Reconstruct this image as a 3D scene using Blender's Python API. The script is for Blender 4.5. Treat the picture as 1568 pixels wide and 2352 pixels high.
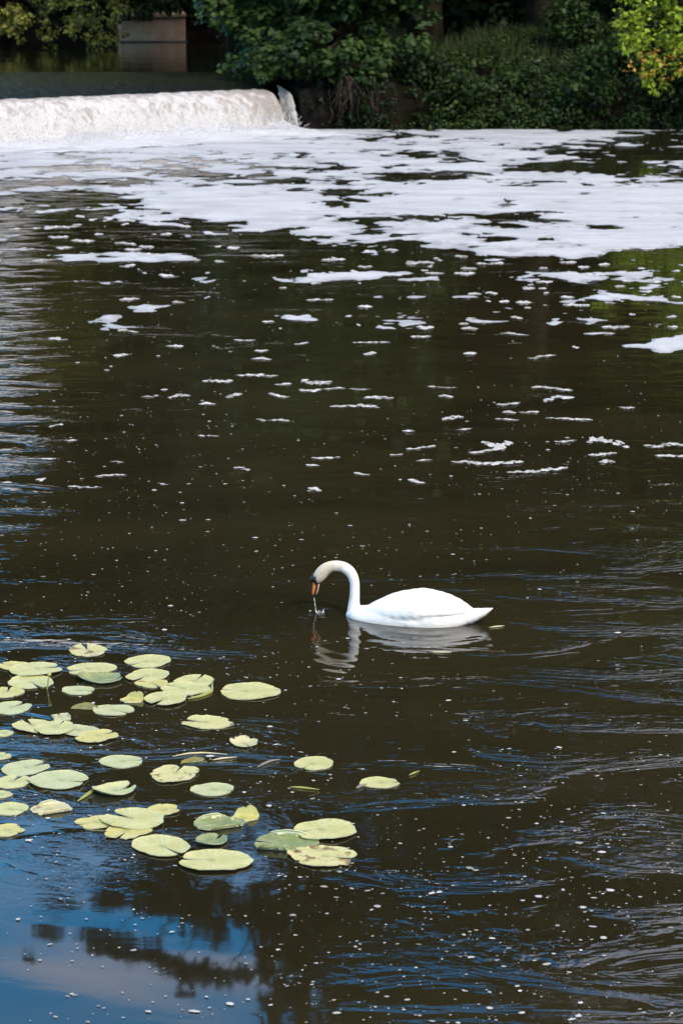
import bpy, math, random
import numpy as np
from math import sin, cos, tan, atan2, radians, degrees, pi, sqrt, exp

random.seed(7)
RNG = np.random.default_rng(7)
for o in list(bpy.data.objects):
    bpy.data.objects.remove(o)
SC = bpy.context.scene
COL = SC.collection

# ------------------------------------------------------------------ camera, sky, sun, exposure
CAM_H, PITCH = 4.4, radians(12.7)
cd = bpy.data.cameras.new('camera')
cam = bpy.data.objects.new('camera', cd)
COL.objects.link(cam)
cam.location = (0, 0, CAM_H)
cam.rotation_euler = (pi / 2 - PITCH, 0, 0)
cd.sensor_fit = 'VERTICAL'
cd.sensor_height = 36
cd.lens = 85
cd.clip_start, cd.clip_end = 0.1, 5000
cd.dof.use_dof = True
cd.dof.focus_distance = 16.0
cd.dof.aperture_fstop = 5.6
SC.camera = cam

SUN_EL, SUN_AZ = radians(42), radians(150)      # azimuth clockwise from +Y
w = bpy.data.worlds.new('World')
SC.world = w
w.use_nodes = True
nt = w.node_tree
nt.nodes.clear()


class V:
    """a node socket with arithmetic"""
    def __init__(s, nt, sock): s.nt, s.s = nt, sock
    def _op(s, op, *o):
        n = s.nt.nodes.new('ShaderNodeMath'); n.operation = op
        for i, a in enumerate((s,) + o):
            if isinstance(a, V): s.nt.links.new(a.s, n.inputs[i])
            else: n.inputs[i].default_value = a
        return V(s.nt, n.outputs[0])
    def __add__(s, o): return s._op('ADD', o)
    __radd__ = __add__
    def __mul__(s, o): return s._op('MULTIPLY', o)
    __rmul__ = __mul__
    def __sub__(s, o): return s._op('SUBTRACT', o)
    def __rsub__(s, o): return (s * -1) + o
    def __truediv__(s, o): return s._op('DIVIDE', o)
    def __pow__(s, o): return s._op('POWER', o)
    def f(s, op, *o): return s._op(op, *o)


def const(nt, v):
    n = nt.nodes.new('ShaderNodeValue'); n.outputs[0].default_value = v
    return V(nt, n.outputs[0])


def sstep(v, a, b):
    n = v.nt.nodes.new('ShaderNodeMapRange'); n.interpolation_type = 'SMOOTHSTEP'
    v.nt.links.new(v.s, n.inputs[0])
    n.inputs[1].default_value, n.inputs[2].default_value = (a, b) if a < b else (b, a)
    n.inputs[3].default_value, n.inputs[4].default_value = (0, 1) if a < b else (1, 0)
    return V(v.nt, n.outputs[0])


def noise(nt, vec, scale, detail=3, rough=.5, dist=0, sx=1, sy=1, sz=1, off=(0, 0, 0), rot=0, out=0):
    m = nt.nodes.new('ShaderNodeMapping')
    m.inputs['Scale'].default_value = (sx, sy, sz)
    m.inputs['Location'].default_value = off
    m.inputs['Rotation'].default_value = (0, 0, rot)
    nt.links.new(vec, m.inputs[0])
    n = nt.nodes.new('ShaderNodeTexNoise')
    n.inputs['Scale'].default_value = scale
    n.inputs['Detail'].default_value = detail
    n.inputs['Roughness'].default_value = rough
    n.inputs['Distortion'].default_value = dist
    nt.links.new(m.outputs[0], n.inputs['Vector'])
    return V(nt, n.outputs[out])


def sep(nt, vec):
    n = nt.nodes.new('ShaderNodeSeparateXYZ'); nt.links.new(vec, n.inputs[0])
    return [V(nt, n.outputs[i]) for i in range(3)]


def comb(nt, x, y, z):
    n = nt.nodes.new('ShaderNodeCombineXYZ')
    for i, a in enumerate((x, y, z)):
        if isinstance(a, V): nt.links.new(a.s, n.inputs[i])
        else: n.inputs[i].default_value = a
    return n.outputs[0]


def mixc(nt, fac, a, b):
    n = nt.nodes.new('ShaderNodeMix'); n.data_type = 'RGBA'
    if isinstance(fac, V): nt.links.new(fac.s, n.inputs[0])
    else: n.inputs[0].default_value = fac
    for i, c in ((6, a), (7, b)):
        if hasattr(c, 'is_linked'): nt.links.new(c, n.inputs[i])
        else: n.inputs[i].default_value = (*c, 1)
    return n.outputs[2]


tc = nt.nodes.new('ShaderNodeTexCoord')
sky = nt.nodes.new('ShaderNodeTexSky')
sky.sky_type = 'NISHITA'
sky.sun_disc = False
sky.sun_elevation, sky.sun_rotation = SUN_EL, SUN_AZ
sky.air_density, sky.dust_density, sky.ozone_density = 1.0, 0.0, 1.6
X, Y, Z = sep(nt, tc.outputs['Generated'])
den = Z.f('MAXIMUM', 0.0) + 0.18
cv = comb(nt, X / den, Y / den, 0.0)
cn = noise(nt, cv, 1.0, 5, .55, .6, sx=.55, sy=1.9, rot=radians(12), off=(3.1, 1.7, 0))
cn2 = noise(nt, cv, .45, 2, .5, 0, off=(8.3, 2.2, 0))
high = sstep(Z, .42, .62)                      # thicker cloud overhead
right = sstep(X, .02, .14)
cl = sstep(cn + cn2 * .5 + high * .12 + right * .19, .76, .98)
lo = noise(nt, comb(nt, X * 3.2, Y * .6, Z * 30 - X * 6), 1.0, 3, .5, .5, off=(1.3, 0, .4))
cl = cl.f('MAXIMUM', sstep(lo, .53, .70) * sstep(Z, .355, .40) * .62)
hs = nt.nodes.new('ShaderNodeHueSaturation')
hs.inputs['Saturation'].default_value = 1.7
hs.inputs['Hue'].default_value = .488
hs.inputs['Value'].default_value = 1.4
nt.links.new(sky.outputs[0], hs.inputs['Color'])
skyc = mixc(nt, cl, hs.outputs[0], (6.0, 5.6, 6.0))
bg = nt.nodes.new('ShaderNodeBackground')
bg.inputs[1].default_value = 0.15
nt.links.new(skyc, bg.inputs[0])
wo = nt.nodes.new('ShaderNodeOutputWorld')
nt.links.new(bg.outputs[0], wo.inputs[0])

sd = bpy.data.lights.new('sun', 'SUN')
sd.energy = 1.35
sd.angle = radians(3.0)
sd.color = (1, .87, .70)
sun = bpy.data.objects.new('sun', sd)
COL.objects.link(sun)
sun.location = (20, -20, 40)
sun.rotation_euler = (pi / 2 - SUN_EL, 0, pi - SUN_AZ)
SC.view_settings.view_transform = 'Standard'
SC.view_settings.look = 'None'
SC.view_settings.exposure = 1.1
SC.view_settings.gamma = 1
SC.cycles.max_bounces = 6
SC.cycles.transparent_max_bounces = 8
SC.cycles.caustics_reflective = False
SC.cycles.caustics_refractive = False

# ------------------------------------------------------------------ helpers
FPX = 85 / 36 * 2352
RGT = np.array((1., 0, 0)); FWD = np.array((0, cos(PITCH), -sin(PITCH))); UPV = np.array((0, sin(PITCH), cos(PITCH)))


def ray(x, y):
    return FWD * FPX + RGT * (x - 784) + UPV * (1176 - y)


def gp(x, y, z=0.0):
    """where the line of sight through photo point (x, y) meets height z"""
    r = ray(x, y); t = (z - CAM_H) / r[2]
    return np.array((r[0] * t, r[1] * t, z))


def atY(x, y, d):
    r = ray(x, y); t = d / r[1]
    return np.array((r[0] * t, d, CAM_H + r[2] * t))


def up_mirror(x, y, d):
    """point at distance d whose mirror image in the water lies at (x, y)"""
    p = atY(x, y, d)
    return np.array((p[0], d, -p[2]))


def ppm(x, y):
    p = gp(x, y); return FPX / (np.dot(p - (0, 0, CAM_H), FWD))


def hash2(ix, iy, s):
    h = (ix.astype(np.int64) * 374761393 + iy.astype(np.int64) * 668265263 + s * 1442695041) & 0x7fffffff
    h = ((h ^ (h >> 13)) * 1274126177) & 0x7fffffff
    return ((h ^ (h >> 16)) & 0xffff) / 65535.0


def vnoise(x, y, s=0):
    ix, iy = np.floor(x), np.floor(y); fx, fy = x - ix, y - iy
    fx, fy = fx * fx * (3 - 2 * fx), fy * fy * (3 - 2 * fy)
    a, b = hash2(ix, iy, s), hash2(ix + 1, iy, s)
    c, d = hash2(ix, iy + 1, s), hash2(ix + 1, iy + 1, s)
    return (a + (b - a) * fx) * (1 - fy) + (c + (d - c) * fx) * fy


def fbm(x, y, s=0, oct=4, g=.5):
    t, a, tot = 0, 1, 0
    for i in range(oct):
        t = t + a * vnoise(x * 2 ** i + 17.3 * i, y * 2 ** i - 9.1 * i, s + i); tot += a; a *= g
    return t / tot


def raw_mesh(name, verts, faces, tint=None, smooth=False):
    """faces: (n,k) array, or a list of such arrays"""
    me = bpy.data.meshes.new(name)
    verts = np.asarray(verts, dtype=np.float32)
    fl = faces if isinstance(faces, list) else [faces]
    fl = [np.asarray(f, dtype=np.int32) for f in fl if len(f)]
    idx = np.concatenate([f.ravel() for f in fl])
    tot = np.concatenate([np.full(len(f), f.shape[1], np.int32) for f in fl])
    st = np.concatenate(([0], np.cumsum(tot)[:-1])).astype(np.int32)
    me.vertices.add(len(verts)); me.vertices.foreach_set('co', verts.ravel())
    me.loops.add(len(idx)); me.loops.foreach_set('vertex_index', idx)
    me.polygons.add(len(tot)); me.polygons.foreach_set('loop_start', st)
    if smooth: me.polygons.foreach_set('use_smooth', np.ones(len(tot), bool))
    if tint is not None:
        a = me.attributes.new('tint', 'FLOAT', 'POINT')
        a.data.foreach_set('value', np.asarray(tint, np.float32))
    me.update(calc_edges=True)
    me.validate()
    return me


def obj(name, me, m=None, parent=None, loc=None):
    o = bpy.data.objects.new(name, me)
    COL.objects.link(o)
    if m is not None:
        me.materials.append(m)
    if loc is not None: o.location = loc
    if parent is not None: o.parent = parent
    return o


def tag(o, label=None, cat=None, group=None, kind=None):
    if label: o['label'] = label
    if cat: o['category'] = cat
    if group: o['group'] = group
    if kind: o['kind'] = kind
    return o


def empty(name, loc, rz=0):
    o = bpy.data.objects.new(name, None)
    COL.objects.link(o); o.location = loc; o.rotation_euler.z = rz
    o.empty_display_size = .2
    return o


def tube(path, radii, n=7, cap=True):
    """verts, quads of a tapered tube through path"""
    P = np.asarray(path, float); k = len(P)
    T = np.gradient(P, axis=0); T /= np.linalg.norm(T, axis=1)[:, None] + 1e-9
    ref = np.array((0.31, .17, .93))
    A = np.cross(T, ref); A /= np.linalg.norm(A, axis=1)[:, None] + 1e-9
    B = np.cross(T, A)
    th = np.arange(n) * 2 * pi / n
    R = np.broadcast_to(np.asarray(radii, float), (k,))
    vs = (P[:, None] + R[:, None, None] * (A[:, None] * np.cos(th)[None, :, None] + B[:, None] * np.sin(th)[None, :, None])).reshape(-1, 3)
    q = []
    for i in range(k - 1):
        for j in range(n):
            q.append((i * n + j, i * n + (j + 1) % n, (i + 1) * n + (j + 1) % n, (i + 1) * n + j))
    if cap:
        c0, c1 = len(vs), len(vs) + 1
        vs = np.vstack((vs, P[0], P[-1]))
        for j in range(n):
            q.append((c0, (j + 1) % n, j, c0)); q.append((c1, (k - 1) * n + j, (k - 1) * n + (j + 1) % n, c1))
    quads = [f for f in q if f[3] != f[0]]
    tris = [f[:3] for f in q if f[3] == f[0]]
    return vs, np.array(quads, int), np.array(tris, int).reshape(-1, 3)


class MB:
    def __init__(s): s.v, s.q, s.t, s.n = [], [], [], 0
    def add(s, v, q, t=None):
        s.v.append(np.asarray(v, float)); q = np.asarray(q, int)
        if len(q): s.q.append(q + s.n)
        if t is not None and len(t): s.t.append(np.asarray(t, int) + s.n)
        s.n += len(v)
    def tube(s, path, r, n=7): s.add(*tube(path, r, n))
    def mesh(s, name, smooth=True):
        fs = []
        if s.q: fs.append(np.concatenate(s.q))
        if s.t: fs.append(np.concatenate(s.t))
        return raw_mesh(name, np.concatenate(s.v), fs, smooth=smooth)


def grid_faces(nu, nv, wrap=False):
    f = []
    for i in range(nu - 1):
        for j in range(nv if wrap else nv - 1):
            j2 = (j + 1) % nv
            f.append((i * nv + j, i * nv + j2, (i + 1) * nv + j2, (i + 1) * nv + j))
    return np.array(f, int)


# ------------------------------------------------------------------ materials
def new_mat(name):
    m = bpy.data.materials.new(name); m.use_nodes = True
    t = m.node_tree; t.nodes.clear()
    out = t.nodes.new('ShaderNodeOutputMaterial')
    return m, t, out


def princ(t, out, col, rough=.7, spec=.4, normal=None):
    p = t.nodes.new('ShaderNodeBsdfPrincipled')
    if hasattr(col, 'is_linked'): t.links.new(col, p.inputs['Base Color'])
    else: p.inputs['Base Color'].default_value = (*col, 1)
    if isinstance(rough, V): t.links.new(rough.s, p.inputs['Roughness'])
    else: p.inputs['Roughness'].default_value = rough
    p.inputs['Specular IOR Level'].default_value = spec
    if normal is not None: t.links.new(normal, p.inputs['Normal'])
    t.links.new(p.outputs[0], out.inputs[0])
    return p


def bump(t, h, dist=1.0, strength=1.0):
    b = t.nodes.new('ShaderNodeBump')
    b.inputs['Distance'].default_value = dist
    b.inputs['Strength'].default_value = strength
    t.links.new(h.s, b.inputs['Height'])
    return b.outputs[0]


def ocoord(t): return t.nodes.new('ShaderNodeTexCoord').outputs['Object']
def gpos(t): return t.nodes.new('ShaderNodeNewGeometry').outputs['Position']


def mat_noise(name, c1, c2, scale, rough=.85, bscale=None, bh=.02, lo=.35, hi=.65, sz=1, spec=.3):
    m, t, out = new_mat(name)
    co = gpos(t)
    n = noise(t, co, scale, 5, .6, .3, sz=sz)
    col = mixc(t, sstep(n, lo, hi), c1, c2)
    nb = noise(t, co, bscale or scale * 4, 4, .6, sz=sz)
    princ(t, out, col, rough, spec, bump(t, nb, bh))
    return m


def mat_leaf(name, dark, light, trans=.25, rough=.55):
    m, t, out = new_mat(name)
    a = t.nodes.new('ShaderNodeAttribute'); a.attribute_name = 'tint'
    f = V(t, a.outputs['Fac'])
    col = mixc(t, f, dark, light)
    p = t.nodes.new('ShaderNodeBsdfPrincipled')
    t.links.new(col, p.inputs['Base Color'])
    p.inputs['Roughness'].default_value = rough
    p.inputs['Specular IOR Level'].default_value = .25
    tr = t.nodes.new('ShaderNodeBsdfTranslucent')
    t.links.new(col, tr.inputs[0])
    mx = t.nodes.new('ShaderNodeMixShader'); mx.inputs[0].default_value = trans
    t.links.new(p.outputs[0], mx.inputs[1]); t.links.new(tr.outputs[0], mx.inputs[2])
    t.links.new(mx.outputs[0], out.inputs[0])
    return m


M_BARK = mat_noise('bark', (.012, .009, .006), (.034, .026, .018), 3, .95, 14, .03, sz=.3, spec=.06)
M_ROOT = mat_noise('root', (.025, .017, .011), (.075, .052, .034), 6, .9)
M_SOIL = mat_noise('soil', (.006, .005, .003), (.014, .011, .007), 1.2, .95, 7, .06, spec=.04)
M_CONC = mat_noise('concrete', (.46, .27, .16), (.60, .40, .26), 1.1, .9, 22, .01)
M_WETCONC = mat_noise('wet_concrete', (.035, .03, .026), (.07, .06, .05), 2.2, .5, 12, .02)
M_DARKSTONE = mat_noise('dark_stone', (.006, .005, .004), (.016, .013, .011), 2.5, .9, 9, .05, spec=.06)
M_LEAF_MAPLE = mat_leaf('maple_leaf', (.010, .025, .006), (.046, .084, .017))
M_LEAF_WARM = mat_leaf('warm_leaf', (.05, .06, .008), (.29, .27, .045))
M_LEAF_LIME = mat_leaf('lime_leaf', (.13, .20, .012), (.38, .48, .04), .35)
M_LEAF_BRAMBLE = mat_leaf('bramble_leaf', (.007, .017, .004), (.044, .078, .015))
M_LEAF_FOREST = mat_leaf('forest_leaf', (.016, .026, .006), (.050, .068, .014))
M_LEAF_DARK = mat_leaf('dark_leaf', (.007, .017, .006), (.026, .048, .014))  # darker leaf; in the hollow and over the wall its colour stands in for shade
M_GRASS = mat_leaf('bank_grass', (.016, .025, .006), (.052, .068, .018), .2)
M_ORANGE = mat_leaf('orange_leaf', (.34, .17, .02), (.55, .33, .06), .3)


def pad_mat(name, c1, c2, brown=.0, under=False):
    m, t, out = new_mat(name)
    co = ocoord(t)
    x, y, z = sep(t, co)
    r = (x * x + y * y).f('SQRT')
    ang = y.f('ARCTAN2', x)
    vein = (ang * 11).f('COSINE').f('ABSOLUTE') ** 14 * sstep(r, .0, .05)
    n = noise(t, co, 8, 5, .65, .6)
    n2 = noise(t, co, 45, 3, .6)
    col = mixc(t, sstep(n, .36, .64), c1, c2)
    col = mixc(t, vein * .4, col, tuple(min(1, k * 1.25) for k in c2))
    col = mixc(t, sstep(r, .030, .012) * .45, col, (.20, .24, .07))
    oi = t.nodes.new('ShaderNodeObjectInfo')
    nb = noise(t, comb(t, x + V(t, oi.outputs['Random']) * 37, y, 0.0), 9, 4, .6, .5)
    col = mixc(t, sstep(nb, .70 - brown, .76 - brown), col, (.19, .12, .035))
    col = mixc(t, sstep(n2, .69, .74) * .6, col, (.12, .085, .03))
    h = n * .006 + vein * .0012 + n2 * .0006
    p = princ(t, out, col, .42, .5, bump(t, h, 1.0, .8))
    return m


M_PAD = {
    'pale': pad_mat('pale_pad', (.36, .36, .125), (.46, .435, .19)),
    'grey': pad_mat('grey_green_pad', (.33, .35, .15), (.41, .415, .21)),
    'yellow': pad_mat('yellow_pad', (.39, .36, .09), (.46, .41, .15), .06),
    'brown': pad_mat('browned_pad', (.42, .40, .14), (.47, .43, .20), .17),
    'dry': pad_mat('dry_pad', (.38, .36, .17), (.45, .41, .23), .12),
    'green': pad_mat('green_pad', (.13, .165, .05), (.22, .25, .10)),
    'sunk': pad_mat('drowned_pad', (.12, .11, .01), (.20, .17, .02), .05),
}
m, t, out = new_mat('pad_rim'); princ(t, out, (.62, .64, .42), .5, .4); M_RIM = m  # pale underside colour; along the rim it paints the bright waterline reflection
m, t, out = new_mat('stem_green'); princ(t, out, (.27, .28, .07), .5, .4); M_STEM = m
m, t, out = new_mat('straw'); princ(t, out, (.50, .45, .27), .6, .3); M_STRAW = m


def foam_mat(name, bs=30, bh=.01, c=(.435, .44, .445), c2=(.34, .345, .35), sc=1.2, thin=None):
    m, t, out = new_mat(name)
    co = gpos(t)
    n = noise(t, co, sc, 5, .65, .2, sx=.5)
    nb = noise(t, co, bs, 4, .65)
    col = mixc(t, sstep(n, .35, .62), c2, c)
    if thin:
        a = t.nodes.new('ShaderNodeAttribute'); a.attribute_name = 'tint'
        col = mixc(t, V(t, a.outputs['Fac']), thin, col)
    princ(t, out, col, .9, .15, bump(t, nb, bh))
    return m


M_FOAM = foam_mat('river_foam', thin=(.17, .18, .18))
M_FLECK = foam_mat('fleck_foam', 60, .003, (.50, .50, .48), (.40, .40, .37), 9, thin=(.20, .19, .16))
M_FROTH = foam_mat('froth', 9, .05, (.54, .54, .54), (.46, .46, .46), .8)


# ------------------------------------------------------------------ river water
SWAN = gp(970, 1428)
DRIP = gp(734, 1404)


def water_mat(name, upper=False):
    m, t, out = new_mat(name)
    co = gpos(t)
    x, y, z = sep(t, co)

    def blob(cx, cy, rx, ry):
        u = (x - cx) * (1 / rx); v = (y - cy) * (1 / ry)
        return ((u * u + v * v) * -1).f('EXPONENT')
    near = sstep(y, 14.5, 12.5)
    patch = sstep(noise(t, co, .55, 2, .5, .3, sx=.6, sy=1.0), .42, .66)
    if upper:
        amp = patch * .5 + .5
        h = noise(t, co, 1.4, 3, .5, .4, sx=.6) * .010 + noise(t, co, 6, 2, .5, 0, sx=.5) * .0025
        h = h * amp
    else:
        calm = sstep(y - x * .35, 13.3, 11.2) * sstep(x, .25, -.25)      # glassy corner near the pads
        chop_r = blob(2.2, 16.2, 1.5, 3.6)
        streak = blob(-1.9, 15.6, 1.5, .5)
        chop_l = sstep(x + y * .135, .7, -.9) * sstep(y, 17, 22)
        amp = patch * .30 + .15 + chop_r * 2.3 + streak * 2.0 + chop_l * 3.6 + near * .75 + sstep(y, 16, 22) * .12
        amp = amp * (calm * -.993 + 1) * (blob(float(SWAN[0]) - .1, float(SWAN[1]) - .7, .9, 1.1) * -.65 + 1)
        patch2 = sstep(noise(t, co, 1.9, 4, .6, 1.0, sx=.5, off=(5, 3, 0)), .44, .66)
        swell = noise(t, co, 1.1, 2, .45, .8, sx=.7, sy=1.1) * .030
        mid = noise(t, co, 6.0, 3, .55, 1.2, sx=.8, sy=1.05) * .0044
        fine = noise(t, co, 15, 3, .55, .5, sx=.8, sy=1.05) * .0046
        swirl = noise(t, co, 4.2, 3, .5, 2.4, sx=.85, sy=1.0, off=(2, 7, 0)) * .0034
        h = swell * (amp * .035 + .03) + (mid * .6 + fine + swirl) * amp * (patch2 * .92 + .08)

        def rings(c, k, a, damp, r0):
            dx, dy = x - float(c[0]), y - float(c[1])
            r = (dx * dx + dy * dy).f('SQRT')
            return (r * k).f('SINE') * ((r * -damp).f('EXPONENT')) * sstep(r, r0 * .5, r0) * a
        h = h + rings(DRIP, 75, .0022, 5.0, .05)
        h = h + rings(SWAN, 42, .0018, 1.1, .3) + rings(gp(80, 1235), 55, .0012, 2.0, .15)
    nrm = bump(t, h, 1.0, 1.0)
    fr = t.nodes.new('ShaderNodeFresnel'); fr.inputs[0].default_value = 1.5
    t.links.new(nrm, fr.inputs['Normal'])
    gl = t.nodes.new('ShaderNodeBsdfGlossy'); gl.inputs['Roughness'].default_value = .025
    gl.inputs[0].default_value = (1, 1, 1, 1)
    t.links.new(nrm, gl.inputs['Normal'])
    df = t.nodes.new('ShaderNodeBsdfDiffuse')
    silt = noise(t, co, .5, 4, .6, .4, sx=.5)
    t.links.new(mixc(t, sstep(silt, .3, .7), (.020, .0165, .007), (.033, .0265, .011)), df.inputs[0])
    tr = t.nodes.new('ShaderNodeBsdfTransparent'); tr.inputs[0].default_value = (.75, .62, .36, 1)
    mb = t.nodes.new('ShaderNodeMixShader'); mb.inputs[0].default_value = 0.35
    t.links.new(df.outputs[0], mb.inputs[1]); t.links.new(tr.outputs[0], mb.inputs[2])
    mx = t.nodes.new('ShaderNodeMixShader')
    t.links.new(fr.outputs[0], mx.inputs[0])
    t.links.new(mb.outputs[0], mx.inputs[1]); t.links.new(gl.outputs[0], mx.inputs[2])
    t.links.new(mx.outputs[0], out.inputs[0])
    return m


M_WATER = water_mat('river_water')
M_POOL = water_mat('pool_water', True)


def sheet(name, x0, x1, y0, y1, z, m):
    me = raw_mesh(name, [(x0, y0, z), (x1, y0, z), (x1, y1, z), (x0, y1, z)], np.array([[0, 1, 2, 3]]))
    return obj(name, me, m)


tag(sheet('river_water', -42, 62, -62, 71.5, 0, M_WATER), kind='structure')

# ------------------------------------------------------------------ weir line, terrain
POOL_Z = 1.35
BASE = np.array([(-44, 50.0), (-20, 56.5), (-8.7, 61.5), (-5.0, 64.6), (-1.5, 67.6)])   # foot of the fall
SHORE = np.array([(-40, -60), (60, -60), (60, 68.6), (16, 68.4), (9, 69.2), (5, 68.7), (1.6, 69.3), (-1.35, 68.5), (-1.5, 70.5),
                  (-1.8, 73.5), (-3.2, 86), (-5.2, 100), (-6.3, 104.6), (-20, 105), (-40, 104)])


def inside(poly, x, y):
    r = np.zeros(x.shape, bool); n = len(poly)
    for i in range(n):
        (x1, y1), (x2, y2) = poly[i], poly[(i + 1) % n]
        c = ((y1 > y) != (y2 > y)) & (x < (x2 - x1) * (y - y1) / (y2 - y1 + 1e-12) + x1)
        r ^= c
    return r


def polydist(poly, x, y):
    d = np.full(x.shape, 1e9); n = len(poly)
    for i in range(n):
        a, b = np.array(poly[i]), np.array(poly[(i + 1) % n]); ab = b - a
        t = np.clip(((x - a[0]) * ab[0] + (y - a[1]) * ab[1]) / (ab @ ab), 0, 1)
        d = np.minimum(d, np.hypot(x - a[0] - t * ab[0], y - a[1] - t * ab[1]))
    return d


def land_z(x, y):
    x, y = np.asarray(x, float), np.asarray(y, float)
    d = polydist(SHORE, x, y)
    wet = inside(SHORE, x, y)
    k = np.clip((x - 1.0) / 2.5, 0, 1); k = k * k * (3 - 2 * k)
    zr = np.interp(d, [0, .3, 1, 3, 7, 12, 20, 60, 180], [-.15, .25, .6, 1.15, 2.0, 2.3, 3.0, 7, 24])
    zl = np.interp(d, [0, .25, .8, 2, 7, 12, 20, 60, 180], [-.2, .95, 1.5, 1.8, 2.2, 2.4, 3.0, 7, 24])
    z = zl * (1 - k) + zr * k
    hk = np.clip((x + 18) / 8, 0, 1)
    z = z + np.interp(d, [16, 60, 180], [0, 14, 26]) * hk        # valley side behind the wood
    z = z + np.clip(d, 0, 4) / 4 * (fbm(x * .5, y * .5, 3) - .5) * .5
    zw = np.where(y > 72, .1, -1.3)
    return np.where(wet, np.maximum(zw, -.15 - d * 1.2), z)


xs = np.concatenate([np.linspace(-150, -42, 20), np.linspace(-40, -14, 28), np.linspace(-13, 16, 150), np.linspace(17, 60, 44), np.linspace(64, 150, 16)])
ys = np.concatenate([np.linspace(-100, 60, 40), np.linspace(61, 66, 8), np.linspace(66.4, 80, 100), np.linspace(80.6, 112, 60), np.linspace(114, 260, 40)])
GX, GY = np.meshgrid(xs, ys, indexing='ij')
GZ = land_z(GX, GY)
me = raw_mesh('river_bank', np.stack((GX, GY, GZ), -1).reshape(-1, 3), grid_faces(len(xs), len(ys)), smooth=True)
tag(obj('river_bank', me, M_SOIL), kind='structure')
tag(sheet('ground', -2500, 2500, -2500, 2500, -1.9, M_SOIL), kind='structure')
tag(sheet('upstream_pool', -42, -.6, 73.0, 108, POOL_Z, M_POOL), kind='structure')


# --- the weir: sloping apron with dark water, white fall
def base_at(s):
    d = np.r_[0, np.cumsum(np.hypot(*np.diff(BASE, axis=0).T))]
    return np.stack((np.interp(s * d[-1], d, BASE[:, 0]), np.interp(s * d[-1], d, BASE[:, 1])), -1)


NL = 420
ss = np.r_[np.linspace(0, .62, 80), np.linspace(.623, 1, NL - 80)]
bl = base_at(ss)
nrm2 = np.array((-.62, .78))
prof_off = np.array([-.25, .0, .10, .18, .28, .40, .55, .72, .92, 1.08])
prof_z = np.array([-.08, .02, .22, .42, .60, .76, .90, 1.00, 1.06, 1.085])
to = np.linspace(0, 1, 40)
off = np.interp(to, np.linspace(0, 1, 10), prof_off); zz = np.interp(to, np.linspace(0, 1, 10), prof_z)
F = np.zeros((NL, 40, 3))
for j in range(40):
    F[:, j, :2] = bl + nrm2 * off[j]; F[:, j, 2] = zz[j]
nz = fbm(F[:, :, 0] * 2.2, F[:, :, 2] * 1.1 + F[:, :, 1] * .2, 11, 3, .45) - .5
amp = np.clip(1.05 - to, 0.03, 1)[None, :] * .34
F[:, :, 1] -= nz * amp
F[:, :, 2] += nz * amp * .35 + (vnoise(F[:, :, 0] * 7, F[:, :, 2] * 0 + 3, 5) - .5)[:, :] * .03
m, t, out = new_mat('falling_water')
co = gpos(t)
x, y, z = sep(t, co)
st = noise(t, co, 5, 5, .62, .3, sz=.13)
sp = noise(t, co, 10, 3, .6, .2, sz=.5, off=(4, 0, 2))
rgt = sstep(x, -3.9, -1.7)  # right end browner: thin water, with the big tree's shade painted in
thin = sstep(st + rgt * .17 + sstep(z, .95, 1.08) * .12 - sstep(z, .7, .1) * .16, .46, .68)
col = mixc(t, thin, (.49, .475, .455), (.30, .27, .24))
col = mixc(t, sstep(sp + rgt * .05, .75, .83) * sstep(z, .15, .4), col, (.14, .115, .09))
princ(t, out, col, .8, .2, bump(t, st, .02))
M_FALL = m
fall = obj('waterfall', raw_mesh('waterfall', F.reshape(-1, 3), grid_faces(NL, 40), smooth=True), M_FALL)
tag(fall, kind='structure')

# dark smooth water sliding down the apron
NA = 26
A = np.zeros((NL, NA, 3))
brk = F[:, -1, :].copy(); brk[:, 2] = prof_z[-1] + .004
top = np.stack((bl[:, 0] * 1.0 - .3, np.full(NL, 73.1), np.full(NL, POOL_Z + .004)), -1)
for j in range(NA):
    u = j / (NA - 1)
    A[:, j, :2] = brk[:, :2] * (1 - u) + top[:, :2] * u
    A[:, j, 2] = brk[:, 2] + (POOL_Z + .004 - brk[:, 2]) * (1 - (1 - u) ** 1.8)
m, t, out = new_mat('sliding_water')
co = gpos(t)
hn = noise(t, co, 2.6, 4, .6, .5, rot=radians(-35), sx=1.8, sy=.6) * .11 + noise(t, co, 11, 3, .6, .3) * .03
x, y, z = sep(t, co)
princ(t, out, mixc(t, sstep(z, 1.12, 1.33), (.012, .013, .011), (.022, .022, .008)), .18, .6, bump(t, hn, 1.0))
M_SLIDE = m
tag(obj('sliding_water', raw_mesh('sliding_water', A.reshape(-1, 3), grid_faces(NL, NA), smooth=True), M_SLIDE), kind='structure')

# the concrete weir body under the water, with the end pier where the fall meets the bank
wb = MB()
s2 = np.linspace(0, 1, 30); b2 = base_at(s2)
W = np.zeros((30, 5, 3))
for j, (o_, z_) in enumerate(((.35, -1.2), (.5, .5), (1.2, .93), (4.0, 1.02), (4.2, -1.2))):
    W[:, j, :2] = b2 + nrm2 * o_; W[:, j, 2] = z_
wb.add(W.reshape(-1, 3), grid_faces(30, 5))
weir = empty('weir', (*BASE[-1], 0))
tag(weir, 'low concrete weir under the white fall of water', 'weir')
o = obj('sill', wb.mesh('sill', False), M_WETCONC); o.parent = weir; o.matrix_parent_inverse = weir.matrix_world.inverted()
o.location = -weir.location


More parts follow.
